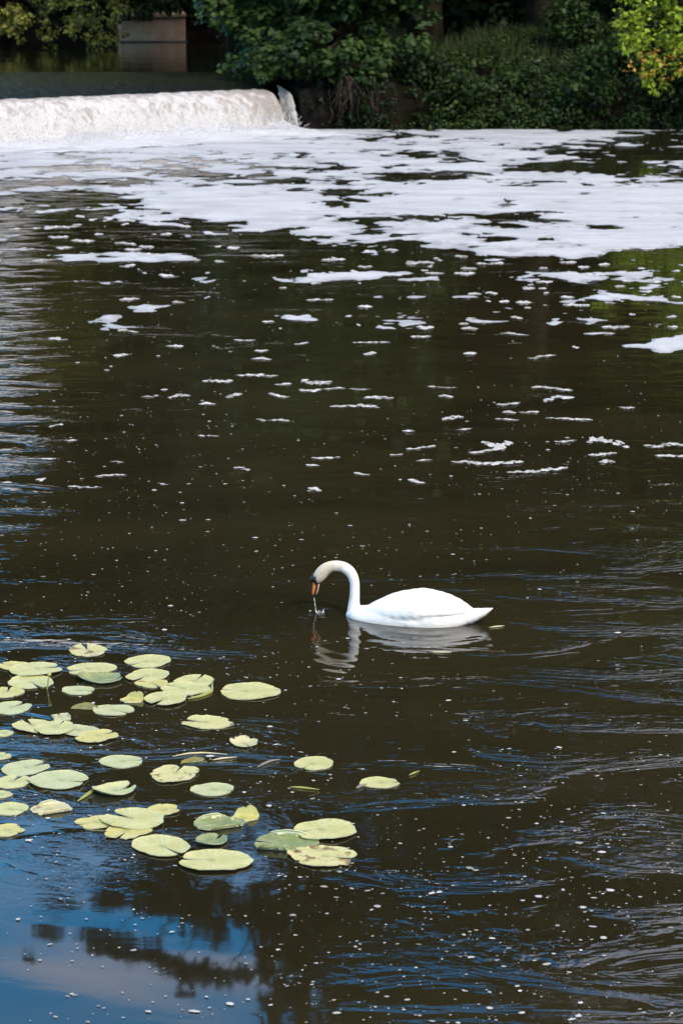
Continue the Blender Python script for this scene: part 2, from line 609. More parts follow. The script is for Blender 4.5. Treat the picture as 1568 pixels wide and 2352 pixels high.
def rockwall(name, pts, z0, z1, th, m, seed=0):
    """a rough retaining wall along pts"""
    P = np.asarray(pts, float); nu, nv = 26, 12
    d = np.r_[0, np.cumsum(np.hypot(*np.diff(P, axis=0).T))]
    s = np.linspace(0, d[-1], nu)
    bx, by = np.interp(s, d, P[:, 0]), np.interp(s, d, P[:, 1])
    tx, ty = np.gradient(bx), np.gradient(by); l = np.hypot(tx, ty); nx, ny = ty / l, -tx / l
    G = np.zeros((nu, nv + 2, 3))
    for j in range(nv):
        z = z0 + (z1 - z0) * j / (nv - 1)
        r = (fbm(s * 1.7, np.full(nu, z * 1.7), seed) - .5) * .3
        G[:, j] = np.stack((bx + nx * r, by + ny * r, np.full(nu, z)), -1)
    G[:, nv] = G[:, nv - 1] - np.stack((nx * th, ny * th, np.zeros(nu)), -1)
    G[:, nv + 1] = G[:, nv]; G[:, nv + 1, 2] = z0
    return raw_mesh(name, G.reshape(-1, 3), grid_faces(nu, nv + 2), smooth=False)


tag(obj('retaining_wall', rockwall('retaining_wall', [(-1.45, 71.2), (-1.38, 69.2), (-1.2, 68.4), (-.5, 68.5), (.1, 68.8)], -.5, 1.1, .5, M_SOIL, 4), M_DARKSTONE),
    'dark wet stone wall shadowed under the big tree beside the fall', 'wall')

# side jet at the weir's right end
jm = MB()
for k in range(9):
    p0 = np.array((-1.80 + k * .035, 69.0 - .04 * k, 1.15 - .02 * k)); v = np.array((.42 + .02 * k, -1.2, .15))
    tt = np.linspace(0, .47, 14)
    pth = np.stack([p0 + v * q + np.array((0, 0, -4.9)) * q * q for q in tt])
    pth += RNG.normal(0, .012, pth.shape)
    jm.tube(pth, np.linspace(.018, .08, 14) * RNG.uniform(.7, 1.2), 6)
tag(obj('side_jet', jm.mesh('side_jet'), M_FALL), kind='structure')

# froth heaped at the foot of the fall
nu, nv = 420, 34
su = np.r_[np.linspace(0, .62, 60), np.linspace(.623, 1.0, nu - 60)]
bb = base_at(su)
Gf = np.zeros((nu, nv, 3))
for j in range(nv):
    q = j / (nv - 1)
    Gf[:, j, :2] = bb + nrm2 * (.25 - 3.4 * q)
    hgt = (1 - q) ** 1.8 * .26
    n = fbm(Gf[:, j, 0] * 1.3, Gf[:, j, 1] * 1.3, 21, 5, .6)
    Gf[:, j, 2] = hgt * (.25 + 1.5 * np.clip(n - .2, 0, 1)) + .012 + (n - .42) * .12 * (q > .25)
tag(obj('froth', raw_mesh('froth', Gf.reshape(-1, 3), grid_faces(nu, nv), smooth=True), M_FROTH),
    'white froth boiling along the foot of the fall', 'foam', kind='stuff')

# spray: small drops and puffs thrown up along the fall
sv, sf, c = [], [], 0
ico = np.array([(0, 0, 1), (1, 0, 0), (0, 1, 0), (-1, 0, 0), (0, -1, 0), (0, 0, -1)], float)
icf = np.array([(0, 1, 2), (0, 2, 3), (0, 3, 4), (0, 4, 1), (5, 2, 1), (5, 3, 2), (5, 4, 3), (5, 1, 4)])
for i in range(6000):
    s = RNG.uniform(.6, 1); b = base_at(np.array([s]))[0]
    o_ = RNG.uniform(-1.2, .55); zt = np.interp(o_, [-1.2, 0, 1.0], [.1, .35, 1.1])
    z = zt + abs(RNG.normal(0, .10)); r = RNG.uniform(.004, .018)
    p = np.array((*(b + nrm2 * o_), z)); p[1] -= .15
    sv.append(p + ico * r * np.array((1, 1, RNG.uniform(.8, 1.6)))); sf.append(icf + c); c += 6
tag(obj('spray', raw_mesh('spray', np.concatenate(sv), np.concatenate(sf)), M_FROTH),
    'fine white spray drops thrown up by the fall', 'spray', kind='stuff')

# ------------------------------------------------------------------ floating foam: contour of a density field on the water
gx = np.arange(-700, 2200, 3.0)
gy = np.concatenate([np.arange(299, 420, 1.2), np.arange(420, 840, 1.8)])
PX, PY = np.meshgrid(gx, gy, indexing='ij')
ax = (PX - 784); ay = (1176 - PY)
rz = FWD[2] * FPX + UPV[2] * ay; ry = FWD[1] * FPX + UPV[1] * ay
tt = -CAM_H / rz
WX, WY = ax * tt, ry * tt


def g2(cx, cy, rx, ry, p=2):
    return np.exp(-(np.abs((PX - cx) / rx) ** p + np.abs((PY - cy) / ry) ** p))


def band(y0, y1, s):
    return 1 / (1 + np.exp(-(PY - y0) / s)) * 1 / (1 + np.exp((PY - y1) / s))


low = np.interp(PX[:, 0], [-300, 0, 120, 300, 480, 650, 900, 1100, 1300, 1480, 1568, 1900], [400, 420, 420, 455, 505, 535, 552, 590, 592, 570, 560, 550])[:, None]
D_ = .90 / (1 + np.exp((PY - low) / 7.0))
D_ += .55 * g2(250, 320, 560, 34, 4)                         # solid by the fall
D_ -= .50 * g2(1480, 355, 240, 38) + .42 * g2(1560, 316, 220, 13) + .33 * g2(900, 330, 260, 12) + .30 * g2(960, 352, 110, 11)
D_ -= .17 * band(338, 424, 6) * (PX > 120)
D_ += .12 * band(425, 550, 8) * (PX > 330)
D_ += .42 * g2(1225, 325, 130, 14) - .25 * g2(1150, 395, 380, 16)
D_ -= .62 * g2(800, 448, 105, 17) + .72 * g2(1200, 497, 165, 21) + .46 * g2(850, 509, 22, 9) + .55 * g2(1480, 423, 170, 8)
D_ -= .35 * g2(600, 417, 70, 6) + .33 * g2(280, 460, 300, 18) + .4 * g2(1155, 550, 22, 6)
D_ -= .24 * g2(200, 400, 260, 20)
D_ += .44 * g2(230, 505, 360, 60, 4) * (PX < 640)
D_ += .72 * g2(300, 592, 215, 9, 3) + .70 * g2(810, 634, 270, 17, 3) + .62 * g2(1290, 634, 190, 17, 3) + .66 * g2(1340, 680, 115, 14)
D_ += .55 * g2(1520, 640, 80, 24) + .45 * g2(1500, 690, 70, 10) + .40 * g2(1340, 740, 210, 26) + .62 * g2(1560, 789, 120, 13) + .5 * g2(1450, 795, 85, 4) + .7 * g2(1700, 770, 170, 40)
D_ += .28 * g2(900, 605, 420, 14) + .2 * g2(1150, 700, 260, 40)
n1 = fbm(WX * .62, WY * .55, 31, 5, .58); n2 = fbm(WX * 2.4 + n1 * 3, WY * 1.7 + n1 * 2, 41, 4, .6)
FLD = D_ + (n1 - .5) * 1.6 + (n2 - .5) * 1.35 - .54
# do not lie under the fall
bx = np.interp(WX, BASE[:, 0], BASE[:, 1]); FLD = np.where((WX < -1.45) & (WY > bx + .1), -1, FLD)
FLD = np.where(WY > 69.4, -1, FLD)


def contour(FLD, WX, WY, zb, zk):
    nu, nv = FLD.shape
    I = np.arange(nu * nv).reshape(nu, nv)
    a, b, c, d = I[:-1, :-1].ravel(), I[1:, :-1].ravel(), I[1:, 1:].ravel(), I[:-1, 1:].ravel()
    T = np.concatenate((np.stack((a, b, c), -1), np.stack((a, c, d), -1)))
    f, X, Y = FLD.ravel(), WX.ravel(), WY.ravel()
    pos = f[T] > 0; cnt = pos.sum(1)
    verts = np.stack((X, Y, zb + zk * np.clip(f, 0, .4)), -1)
    full = T[cnt == 3]
    extra_v, extra_t, base = [], [], len(verts)

    def cut(p, q):
        u = (f[p] / (f[p] - f[q]))[:, None]
        v = np.stack((X[p], Y[p]), -1) * (1 - u) + np.stack((X[q], Y[q]), -1) * u
        return np.concatenate((v, np.full((len(v), 1), zb)), 1)
    for one in (True, False):
        S = cnt == (1 if one else 2)
        t_, p_ = T[S], pos[S]
        k = np.argmax(p_ if one else ~p_, 1)
        r = np.arange(len(t_))
        A, B, C = t_[r, k], t_[r, (k + 1) % 3], t_[r, (k + 2) % 3]
        if one:
            v1, v2 = cut(A, B), cut(A, C)
            i1 = base + np.arange(len(v1)); i2 = i1 + len(v1); base += 2 * len(v1)
            extra_v += [v1, v2]; extra_t.append(np.stack((A, i1, i2), -1))
        else:
            v1, v2 = cut(B, A), cut(C, A)
            i1 = base + np.arange(len(v1)); i2 = i1 + len(v1); base += 2 * len(v1)
            extra_v += [v1, v2]
            extra_t += [np.stack((i1, B, C), -1), np.stack((i1, C, i2), -1)]
    thick = np.concatenate((np.clip(f, 0, 1), np.zeros(sum(map(len, extra_v)))))
    V_ = np.concatenate([verts] + extra_v); Fc = np.concatenate([full] + extra_t)
    used = np.zeros(len(V_), bool); used[Fc.ravel()] = True
    mp = np.cumsum(used) - 1
    return V_[used], mp[Fc], thick[used]


fv, ff, ft = contour(FLD, WX, WY, .005, .05)
# triangles wound to face up
e1 = fv[ff[:, 1]] - fv[ff[:, 0]]; e2 = fv[ff[:, 2]] - fv[ff[:, 0]]
neg = (e1[:, 0] * e2[:, 1] - e1[:, 1] * e2[:, 0]) < 0
ff[neg] = ff[neg][:, ::-1]
tag(obj('river_foam', raw_mesh('river_foam', fv, ff, np.clip(ft * 2.6 + (fbm(fv[:, 0] * 2, fv[:, 1] * 1.2, 51, 4, .65) - .5) * 1.2 + .42, 0, 1), smooth=True), M_FOAM),
    'white foam sheets drifting on the dark water below the weir', 'foam', kind='stuff')

# loose flecks and squiggles of foam
kv, kf, kc = [], [], 0


def fleck(c, rx, ry, rot, n=9, z=.005, j=.18):
    global kc
    th = np.arange(n) * 2 * pi / n
    r = 1 + RNG.normal(0, j, n)
    u, v = rx * r * np.cos(th), ry * r * np.sin(th)
    P = np.stack((c[0] + u * cos(rot) - v * sin(rot), c[1] + u * sin(rot) + v * cos(rot), np.full(n, z)), -1)
    P = np.vstack((P, (c[0], c[1], z + min(rx, ry) * .35)))
    kv.append(P); kf.append(np.array([(i, (i + 1) % n, n) for i in range(n)]) + kc); kc += n + 1


SQ = [(500, 876, 62, 9), (592, 863, 95, 7), (650, 884, 32, 7), (728, 877, 66, 16), (715, 896, 52, 8), (770, 893, 40, 5), (824, 894, 46, 4), (868, 914, 68, 9), (640, 909, 46, 7), (348, 911, 26, 6),
      (412, 911, 46, 11), (538, 910, 32, 12), (478, 929, 34, 6), (815, 934, 106, 11), (640, 966, 46, 8), (600, 965, 18, 5), (129, 978, 28, 6), (1016, 890, 62, 4), (1022, 911, 28, 6), (1037, 961, 48, 13),
      (1265, 893, 88, 8), (1280, 916, 70, 14), (1168, 928, 52, 9), (1167, 948, 26, 6), (1215, 947, 40, 7), (1165, 964, 48, 5), (1307, 963, 104, 7), (1437, 937, 28, 6), (1068, 987, 24, 5), (936, 990, 24, 5),
      (968, 1029, 62, 7), (910, 1045, 28, 5), (748, 1052, 62, 6), (975, 1058, 28, 5), (832, 1090, 30, 5), (1140, 1020, 68, 24), (1118, 1036, 80, 10), (1117, 1062, 160, 14), (1297, 1014, 46, 7), (1392, 1018, 84, 26),
      (1385, 1043, 60, 8), (1393, 1062, 26, 14), (1236, 1081, 138, 11), (1530, 1024, 96, 14), (1540, 1047, 76, 9), (956, 1107, 34, 12), (720, 1126, 30, 17), (112, 1055, 28, 5), (160, 1012, 22, 5), (270, 1062, 30, 4),
      (256, 1093, 60, 6), (196, 1119, 74, 6), (94, 1102, 20, 8), (556, 1077, 36, 8), (373, 1112, 22, 5), (488, 1002, 22, 4), (718, 1070, 26, 5), (1244, 820, 60, 6), (852, 787, 84, 3), (1180, 768, 60, 6), (1120, 740, 70, 5),
      (290, 560, 50, 6), (728, 690, 40, 5), (300, 762, 30, 4), (560, 782, 40, 4), (140, 780, 30, 4), (600, 825, 40, 5), (690, 790, 30, 4)]
for (cx, cy, w_, h_) in SQ:
    c = gp(cx, cy); k = ppm(cx, cy); L = w_ / k; dep = h_ / k / (CAM_H / np.hypot(c[1], CAM_H))
    n = max(3, int(w_ / 7)); ph = RNG.uniform(0, 6.28); tilt = RNG.uniform(-.35, .35)
    for i in range(n):
        u = (i + .5) / n - .5
        thick = RNG.uniform(.25, 1.5) * (1 - .55 * abs(u) * 2)
        yy = (sin(ph + u * 4.2) * .24 + tilt * 1.6 * u + RNG.normal(0, .10)) * dep
        fleck((c[0] + u * L, c[1] + yy), L / n * RNG.uniform(.75, 1.15), dep * .25 * thick, RNG.uniform(-.35, .35), 11, z=.0045 + .0001 * (i % 5), j=.27)
for i in range(520):
    x = RNG.uniform(-200, 1800); y = RNG.uniform(440, 820)
    want = .9 * exp(-((x - 1000) / 480) ** 2 - ((y - 605) / 45) ** 2) + .8 * exp(-((x - 1400) / 260) ** 2 - ((y - 690) / 75) ** 2) + .9 * exp(-((x - 250) / 280) ** 2 - ((y - 540) / 50) ** 2) + .12
    if RNG.uniform() > want: continue
    c = gp(x, y); k = ppm(x, y); wpx = RNG.lognormal(2.55, .5); n = max(2, int(wpx / 6)); dep = RNG.uniform(2.2, 5.0) / k / (CAM_H / np.hypot(c[1], CAM_H))
    for i in range(n):
        u = (i + .5) / n - .5
        fleck((c[0] + u * wpx * 1.4 / k, c[1] + dep * RNG.normal(0, .22)), wpx * 1.4 / n / k * RNG.uniform(.7, 1.1), dep * RNG.uniform(.35, .7) * (1 - abs(u)), RNG.uniform(-.2, .2), 9, z=.0045 + .0001 * (i % 5), j=.16)
for i in range(5600):
    y = 560 + (2352 - 560) * RNG.uniform(0, 1) ** .9
    x = RNG.uniform(-250, 1820)
    c = gp(x, y)
    dens = .13 + .87 * (fbm(np.array([c[0] * .55]), np.array([c[1] * .55]), 77, 3)[0] > .5)
    if y < 1100: dens *= .75
    if 1180 < y < 2000: dens *= 1.2
    if x < 640 and y > 1990: dens *= .4
    if RNG.uniform() > dens: continue
    k = ppm(x, y)
    s = RNG.lognormal(-.42, .62) * (1.8 if y < 1500 else 1.8 + (y - 1500) / 850 * 1.2) / k
    s = min(s, 8 / k)
    e = RNG.uniform(1.0, 1.9) if RNG.uniform() < .8 else RNG.uniform(2, 3.2)
    fleck(c, s * sqrt(e), s / sqrt(e) * 1.1, RNG.uniform(-.5, .5), 8)
FLK = kv, kf

# ------------------------------------------------------------------ foliage
def leaf_geo(P, N, size, asp=.62, fold=.12, lobed=False):
    n = len(P); size = np.broadcast_to(size, (n,))[:, None]
    N = N / (np.linalg.norm(N, axis=1)[:, None] + 1e-9)
    R = RNG.normal(size=(n, 3)); R[:, 2] -= .7
    T = R - (R * N).sum(1)[:, None] * N; T /= np.linalg.norm(T, axis=1)[:, None] + 1e-9
    B = np.cross(N, T)
    if lobed:
        sh = [(-.5, 0, 0), (-.28, .42, 1), (.02, .26, .6), (.12, .5, 1), (.2, .2, .5), (.52, 0, 0), (.2, -.2, .5), (.12, -.5, 1), (.02, -.26, .6), (-.28, -.42, 1)]
    else:
        sh = [(-.5, 0, 0), (-.05, asp * .5, 1), (.5, 0, 0), (-.05, -asp * .5, 1)]
    k = len(sh)
    Vv = np.stack([P + T * size * a + B * size * b + N * size * fold * c for a, b, c in sh], 1)
    return Vv.reshape(-1, 3), np.arange(n * k).reshape(n, k), k


class Crown:
    def __init__(s): s.P, s.N, s.S, s.T = [], [], [], []
    def clump(s, c, r, n, size, tint=None, squash=.7, spread=.22):
        c = np.asarray(c, float)
        d = RNG.normal(size=(n, 3)); d /= np.linalg.norm(d, axis=1)[:, None]
        rr = RNG.uniform(.25, 1, n) ** .5
        # uneven lobes
        lob = 1 + .35 * np.sin(d[:, 0] * 4 + c[0] * 5) * np.sin(d[:, 2] * 5 + c[1] * 3)
        P = c + d * (rr * lob)[:, None] * r * np.array((1, 1, squash))
        N = d * .55 + np.array((0, -.12, .75)) + RNG.normal(0, .35, (n, 3))
        s.P.append(P); s.N.append(N)
        s.S.append(size * RNG.uniform(.6, 1.25, n))
        t = RNG.uniform(.0, 1.0) if tint is None else tint
        s.T.append(np.clip(t + RNG.normal(0, spread, n), 0, 1))
    def mesh(s, name, lobed=False, origin=(0, 0, 0), asp=.62):
        P = np.concatenate(s.P) - np.asarray(origin); N = np.concatenate(s.N)
        v, f, k = leaf_geo(P, N, np.concatenate(s.S), asp, lobed=lobed)
        return raw_mesh(name, v, f, np.repeat(np.concatenate(s.T), k))


def in_poly_px(poly, n):
    poly = np.asarray(poly, float); lo, hi = poly.min(0), poly.max(0); res = []
    while len(res) < n:
        x, y = RNG.uniform(lo[0], hi[0], 200), RNG.uniform(lo[1], hi[1], 200)
        k = inside(poly, x, y)
        res += list(zip(x[k], y[k]))
    return res[:n]


def limb_path(a, b, n=7, sag=.0, j=.08):
    a, b = np.asarray(a, float), np.asarray(b, float); L = np.linalg.norm(b - a)
    u = np.linspace(0, 1, n)[:, None]
    p = a * (1 - u) + b * u
    p[:, 2] += np.sin(u[:, 0] * pi) * sag * L
    p[1:-1] += RNG.normal(0, j * L / n, (n - 2, 3))
    return p


def trunk_mesh(base, height, r, lean=(0, 0), targets=(), taper=.25):
    """a tapered trunk with limbs that run to the target points"""
    mb = MB(); n = 9
    u = np.linspace(0, 1, n)
    p = np.stack((lean[0] * u ** 1.3, lean[1] * u ** 1.3, height * u), -1)
    p[1:-1, :2] += RNG.normal(0, r * .35, (n - 2, 2)); p[0, 2] = -.4
    rad = r * (1 - (1 - taper) * u); rad[0] *= 1.45
    mb.tube(p, rad, 9)
    for tg in targets:
        tg = np.asarray(tg, float) - np.asarray(base)
        h = np.clip(tg[2] * RNG.uniform(.35, .75), height * .12, height * .97)
        q = np.array([np.interp(h, p[:, 2], p[:, i]) for i in range(3)])
        rr = np.interp(h, p[:, 2], rad) * .45
        L = limb_path(q, tg, 7, .06)
        mb.tube(L, np.linspace(rr, max(.012, rr * .15), 7), 5)
    return mb.mesh('trunk')


def make_tree(name, base, height, r_trunk, clumps, leaf_mat, label, size, n_leaf, group=None, lean=(0, 0), lobed=False, cat='tree', limb_every=4, tr_h=None):
    """clumps: list of (point, radius)"""
    root = empty(name, base)
    tag(root, label, cat, group)
    obj('trunk', trunk_mesh(base, tr_h or height * .85, r_trunk, lean, [c for c, r in clumps[::limb_every]]), M_BARK, root)
    cr = Crown()
    for c, r in clumps:
        if r < 0: cr.clump(c, -r, int(150 * r * r) + 8, size * .55)      # dense twig ends
        else: cr.clump(c, r, max(6, int(n_leaf * r * r)), size)
    obj('crown', cr.mesh('crown', lobed, base), leaf_mat, root)
    return root


def ell_clumps(c, rad, n, r0, r1, shell=.45):
    out_ = []
    while len(out_) < n:
        d = RNG.normal(size=3); d /= np.linalg.norm(d)
        q = RNG.uniform(shell, 1)
        out_.append((np.asarray(c) + d * q * np.asarray(rad), RNG.uniform(r0, r1)))
    return out_


# big tree leaning over the end of the weir
polyC = [(425, -130), (455, 15), (500, 40), (545, 75), (540, 150), (585, 182), (640, 185), (700, 160), (745, 160), (800, 190), (880, 178), (930, 140), (985, 70), (1012, -10), (1000, -130)]
cl = []
for (x, y) in in_poly_px(polyC, 150):
    cl.append((atY(x, y, RNG.uniform(68.8, 72.5)), RNG.uniform(.32, .62)))
for (x, y) in in_poly_px([(560, 120), (600, 182), (700, 165), (860, 180), (900, 120), (700, 60)], 40):
    cl.append((atY(x, y, RNG.uniform(67.8, 69.2)), RNG.uniform(.28, .45)))
cl += ell_clumps((-.6, 71.5, 6.5), (4.2, 3.0, 3.6), 70, .6, 1.1)
make_tree('maple_tree', (0.2, 72.2, 1.7), 9, .3, cl, M_LEAF_MAPLE, 'big dark green tree overhanging the right end of the weir', .19, 330, lobed=True, lean=(-.6, -.8), limb_every=9, tr_h=6)

# trees over the upper pool, branches hanging to the water
polyL = [(-260, -110), (-260, 60), (-120, 100), (0, 95), (55, 88), (70, 30), (100, 105), (130, 118), (150, 60), (190, 70), (225, 105), (262, 95), (285, 20), (300, -110)]
cl = [(atY(x, y, RNG.uniform(92, 98)), RNG.uniform(.3, .55)) for (x, y) in in_poly_px(polyL, 120)]
for bxp, ytop, ybot in ((35, 20, 92), (112, 10, 128), (175, 0, 85), (225, 10, 110), (262, 0, 95), (-60, 0, 110)):
    for k in range(7):
        y = ytop + (ybot - ytop) * k / 6
        cl.append((atY(bxp + RNG.uniform(-14, 14), y, RNG.uniform(92, 94)), RNG.uniform(.18, .36)))
cl += ell_clumps((-14, 98, 8.5), (5.5, 4, 4.5), 60, .7, 1.2)
make_tree('willow_tree', (-14.5, 104.9, 1.6), 12, .35, cl, M_LEAF_WARM, 'olive green tree trailing sunlit branches over the upper pool', .19, 270, lobed=True, lean=(1.5, -3), limb_every=10, tr_h=9)

cl = [(atY(x, y, RNG.uniform(99, 102)), RNG.uniform(.35, .6)) for (x, y) in in_poly_px([(270, -120), (282, 30), (320, 42), (350, 20), (440, 22), (470, 60), (520, 110), (560, 120), (560, -120)], 70)]
cl += ell_clumps((-7, 103, 8), (3.5, 3, 4), 40, .7, 1.2)
make_tree('alder_tree', (-8.2, 105.4, 1.6), 11, .28, cl, M_LEAF_FOREST, 'dark green tree behind the concrete pier at the upper pool', .20, 230, lobed=True, lean=(1, -1.5), limb_every=9, tr_h=8)

# bright lime branches at the right
polyR = [(1900, -120), (1380, -120), (1430, 10), (1405, 60), (1440, 85), (1400, 105), (1440, 125), (1480, 120), (1470, 160), (1500, 215), (1570, 190), (1900, 200)]
cl = [(atY(x, y, RNG.uniform(66.5, 68.5)), RNG.uniform(.16, .36)) for (x, y) in in_poly_px(polyR, 300)]
cl += ell_clumps((11.5, 69, 5.5), (2.4, 1.8, 2.0), 20, .4, .8)
lime = make_tree('lime_green_tree', (11.8, 71.5, 1.2), 8, .16, cl, M_LEAF_LIME, 'bright lime green young tree leaning in over the bank', .18, 210, lean=(-1.2, -2), limb_every=9, tr_h=5)
cr = Crown()
for (x, y) in in_poly_px([(1415, 165), (1470, 118), (1540, 105), (1640, 110), (1640, 175), (1520, 185)], 60):
    cr.clump(atY(x, y, RNG.uniform(66.0, 66.7)), .09, 5, .11, RNG.uniform(.3, .9))
o = obj('orange_leaves', cr.mesh('orange_leaves', False, lime.location), M_ORANGE, lime)
tag(o, 'patch of orange yellow leaves low on the lime green tree')

# bushes and undergrowth of the right bank
def bank_points(n, x0, x1, d0, d1):
    x = RNG.uniform(x0, x1, n * 2); y = 68.2 + RNG.uniform(0, 1, n * 2) * (d1 - d0) + d0
    k = ~inside(SHORE, x, y)
    return x[k][:n], y[k][:n]


cr = Crown()
bx_, by_ = bank_points(800, 1.2, 18, 0, 9)
b2x, b2y = bank_points(330, .3, 18, 0, 1.2)
bx_, by_ = np.r_[bx_, b2x], np.r_[by_, b2y - .12]
bz_ = land_z(bx_, by_)
for x, y, z in zip(bx_, by_, bz_):
    hh = (RNG.uniform(-.1, .35) if z < .6 else RNG.uniform(.05, .5)) * (1.15 if y < 71 else .8)
    cr.clump((x, y, z + hh), RNG.uniform(.22, .42), 46, .12, RNG.uniform(.1, .65) if RNG.uniform() < .8 else .9, .7)
tag(obj('undergrowth', cr.mesh('undergrowth', asp=.75), M_LEAF_BRAMBLE), 'dense dark green brambles and nettles covering the far bank', 'undergrowth', kind='stuff')

BUSH = [((3.4, 69.3), .95, 1.0, 'low dark bramble bush spilling to the water right of the hanging roots', M_LEAF_BRAMBLE),
        ((6.6, 69.2), 1.0, 1.0, 'rounded dark bush on the waterline at the middle of the right bank', M_LEAF_BRAMBLE),
        ((9.6, 69.7), 1.1, 1.1, 'shaded dark bush on the waterline below the lime green tree', M_LEAF_DARK),
        ((5.0, 70.6), .8, 1.2, 'mid green bush halfway up the overgrown bank', M_LEAF_MAPLE),
        ((7.9, 71.6), .9, 1.8, 'leafy mid green bush near the top of the bank', M_LEAF_MAPLE),
        ((7.0, 74.4), 1.1, 2.9, 'tall green shrub on the bank top beside the dark hollow', M_LEAF_MAPLE),
        ((9.4, 74.0), 1.3, 2.8, 'large green shrub on the bank top behind the lime green tree', M_LEAF_MAPLE),
        ((2.2, 70.6), .8, 1.6, 'dark shrub under the edge of the big overhanging tree', M_LEAF_DARK),
        ((12.6, 69.6), 1.2, 1.0, 'dark bush at the water beyond the lime green tree', M_LEAF_DARK)]
for (bp, br, bz, lab, mt) in BUSH:
    zb = float(land_z(np.array([bp[0]]), np.array([bp[1]]))[0])
    root = empty('bush', (bp[0], bp[1], zb)); tag(root, lab, 'bush', 'bushes along the far bank')
    cs = ell_clumps((bp[0], bp[1], max(bz, zb + .4)), (br, br * .8, br * .75), 46, .2, .42, .3)
    c2 = Crown()
    for c, r in cs: c2.clump(c, r, 34, .16)
    obj('foliage', c2.mesh('foliage', False, root.location, .7), mt, root)
    sm = MB()
    for c, r in cs[::6]: sm.tube(limb_path((0, 0, -.15), np.asarray(c) - root.location, 6), np.linspace(.03, .01, 6), 5)
    obj('stems', sm.mesh('stems'), M_BARK, root)

# grass at the top of the slope
n = 9000
gxp = RNG.uniform(1.2, 12, n); gyp = RNG.uniform(73.2, 79, n); gzp = land_z(gxp, gyp)
hgt = RNG.uniform(.25, .75, n); wd = RNG.uniform(.012, .03, n); an = RNG.uniform(0, pi, n); lx = RNG.normal(0, .16, n); ly = RNG.normal(0, .16, n)
b0 = np.stack((gxp - wd * np.cos(an), gyp - wd * np.sin(an), gzp - .03), -1); b1 = np.stack((gxp + wd * np.cos(an), gyp + wd * np.sin(an), gzp - .03), -1)
tp = np.stack((gxp + lx, gyp + ly, gzp + hgt), -1)
gt = np.clip(fbm(gxp * .7, gyp * .7, 9) + RNG.normal(0, .2, n), 0, 1)
tag(obj('bank_grass', raw_mesh('bank_grass', np.stack((b0, b1, tp), 1).reshape(-1, 3), np.arange(3 * n).reshape(n, 3), np.repeat(gt, 3)), M_GRASS),
    'long seeding grass along the top of the far bank', 'grass', kind='stuff')

cr = Crown()
for i in range(120):
    x, y = RNG.uniform(690, 905), RNG.uniform(190, 300)
    if RNG.uniform() > .35 + .65 * (x > 800): continue
    cr.clump(atY(x, y, RNG.uniform(68.2, 68.6)), RNG.uniform(.10, .24), 16, .12, RNG.uniform(0, .5))
tag(obj('ivy_leaves', cr.mesh('ivy_leaves'), M_LEAF_DARK), 'dark ivy sprigs over the wet wall under the big tree', 'ivy', kind='stuff')
# roots hanging under the big tree
rm = MB()
for i in range(70):
    x = RNG.choice((RNG.uniform(755, 870), RNG.uniform(780, 830)))
    p = atY(x, RNG.uniform(170, 215), RNG.uniform(68.0, 68.9)); L = RNG.uniform(.4, 1.15)
    q = p + np.array((RNG.normal(0, .15), RNG.normal(0, .1), -min(L, p[2] - .03)))
    rm.tube(limb_path(p, q, 8, 0, .25), np.linspace(.016, .005, 8) * RNG.uniform(.6, 1.8), 5)
tag(obj('hanging_roots', rm.mesh('hanging_roots'), M_ROOT), 'tangle of brown roots hanging down the dark bank under the big tree', 'roots')
for (x0, y0, x1, y1) in ((705, 178, 745, 120),):
    rm = MB(); a, b = atY(x0, y0, 67.7), atY(x1, y1, 68.6)
    rm.tube(limb_path(a, b, 8), np.linspace(.008, .016, 8), 6)
    tag(obj('dead_branch', rm.mesh('dead_branch'), M_BARK), 'bare dead twig sticking out below the big tree', 'branch')

# ------------------------------------------------------------------ tall wood behind: what the river mirrors
def tall(base, height, crad, label, lm, nclump=95, extra=(), size=.55, low=.2):
    z0 = float(land_z(np.array([base[0]]), np.array([base[1]]))[0])
    b = (base[0], base[1], z0)
    cl = []
    while len(cl) < nclump:
        u = RNG.uniform(low, 1); prof = crad * (sin(pi * min(1, (u * .86 + .16))) ** .75)
        a = RNG.uniform(0, 2 * pi); q = RNG.uniform(.35, 1) * prof
        cl.append((np.array((b[0] + q * cos(a), b[1] + q * sin(a), z0 + u * height)), RNG.uniform(.75, 1.5)))
    cl += list(extra)
    return make_tree('tall_tree', b, height, .28 + height * .006, cl, lm, label, size, 34, 'tall trees of the wood behind the bank', limb_every=9)


ext = []
for (x, y, r) in [(640, 2190, .5), (600, 2232, .35), (560, 2243, .42), (520, 2246, .5), (480, 2243, .55), (440, 2232, .6), (400, 2215, .62), (360, 2200, .6), (320, 2190, .6), (280, 2178, .55), (240, 2168, .55), (205, 2156, .4), (350, 2178, .35), (420, 2250, .35)]:
    for k in range(4): ext.append((up_mirror(x + RNG.normal(0, 7), y + RNG.normal(0, 5), 75), -r * .85))
for (x, y, r) in [(300, 2040, .8), (360, 2060, .9), (420, 2070, .9), (480, 2085, .9), (540, 2100, .8), (590, 2120, .7), (450, 2120, .7), (370, 2095, .6), (500, 2140, .5), (240, 2070, .5), (610, 2085, .5), (270, 2055, .5), (330, 2068, .7), (410, 2040, .6), (560, 2090, .8), (630, 2130, .6), (640, 2070, .5), (420, 2000, .7), (340, 2000, .7), (260, 2010, .6), (500, 2045, .5)]:
    for k in range(4): ext.append((up_mirror(x + RNG.normal(0, 14), y + RNG.normal(0, 8), 76), -r * .85))
for (x, y, r) in [(130, 2080, .45), (160, 2084, .4), (110, 2075, .3), (100, 2142, .3), (130, 2150, .3), (60, 2200, .25), (415, 2290, .2), (440, 2288, .15)]:
    for k in range(3): ext.append((up_mirror(x + RNG.normal(0, 6), y + RNG.normal(0, 3), 77), -r * .8))
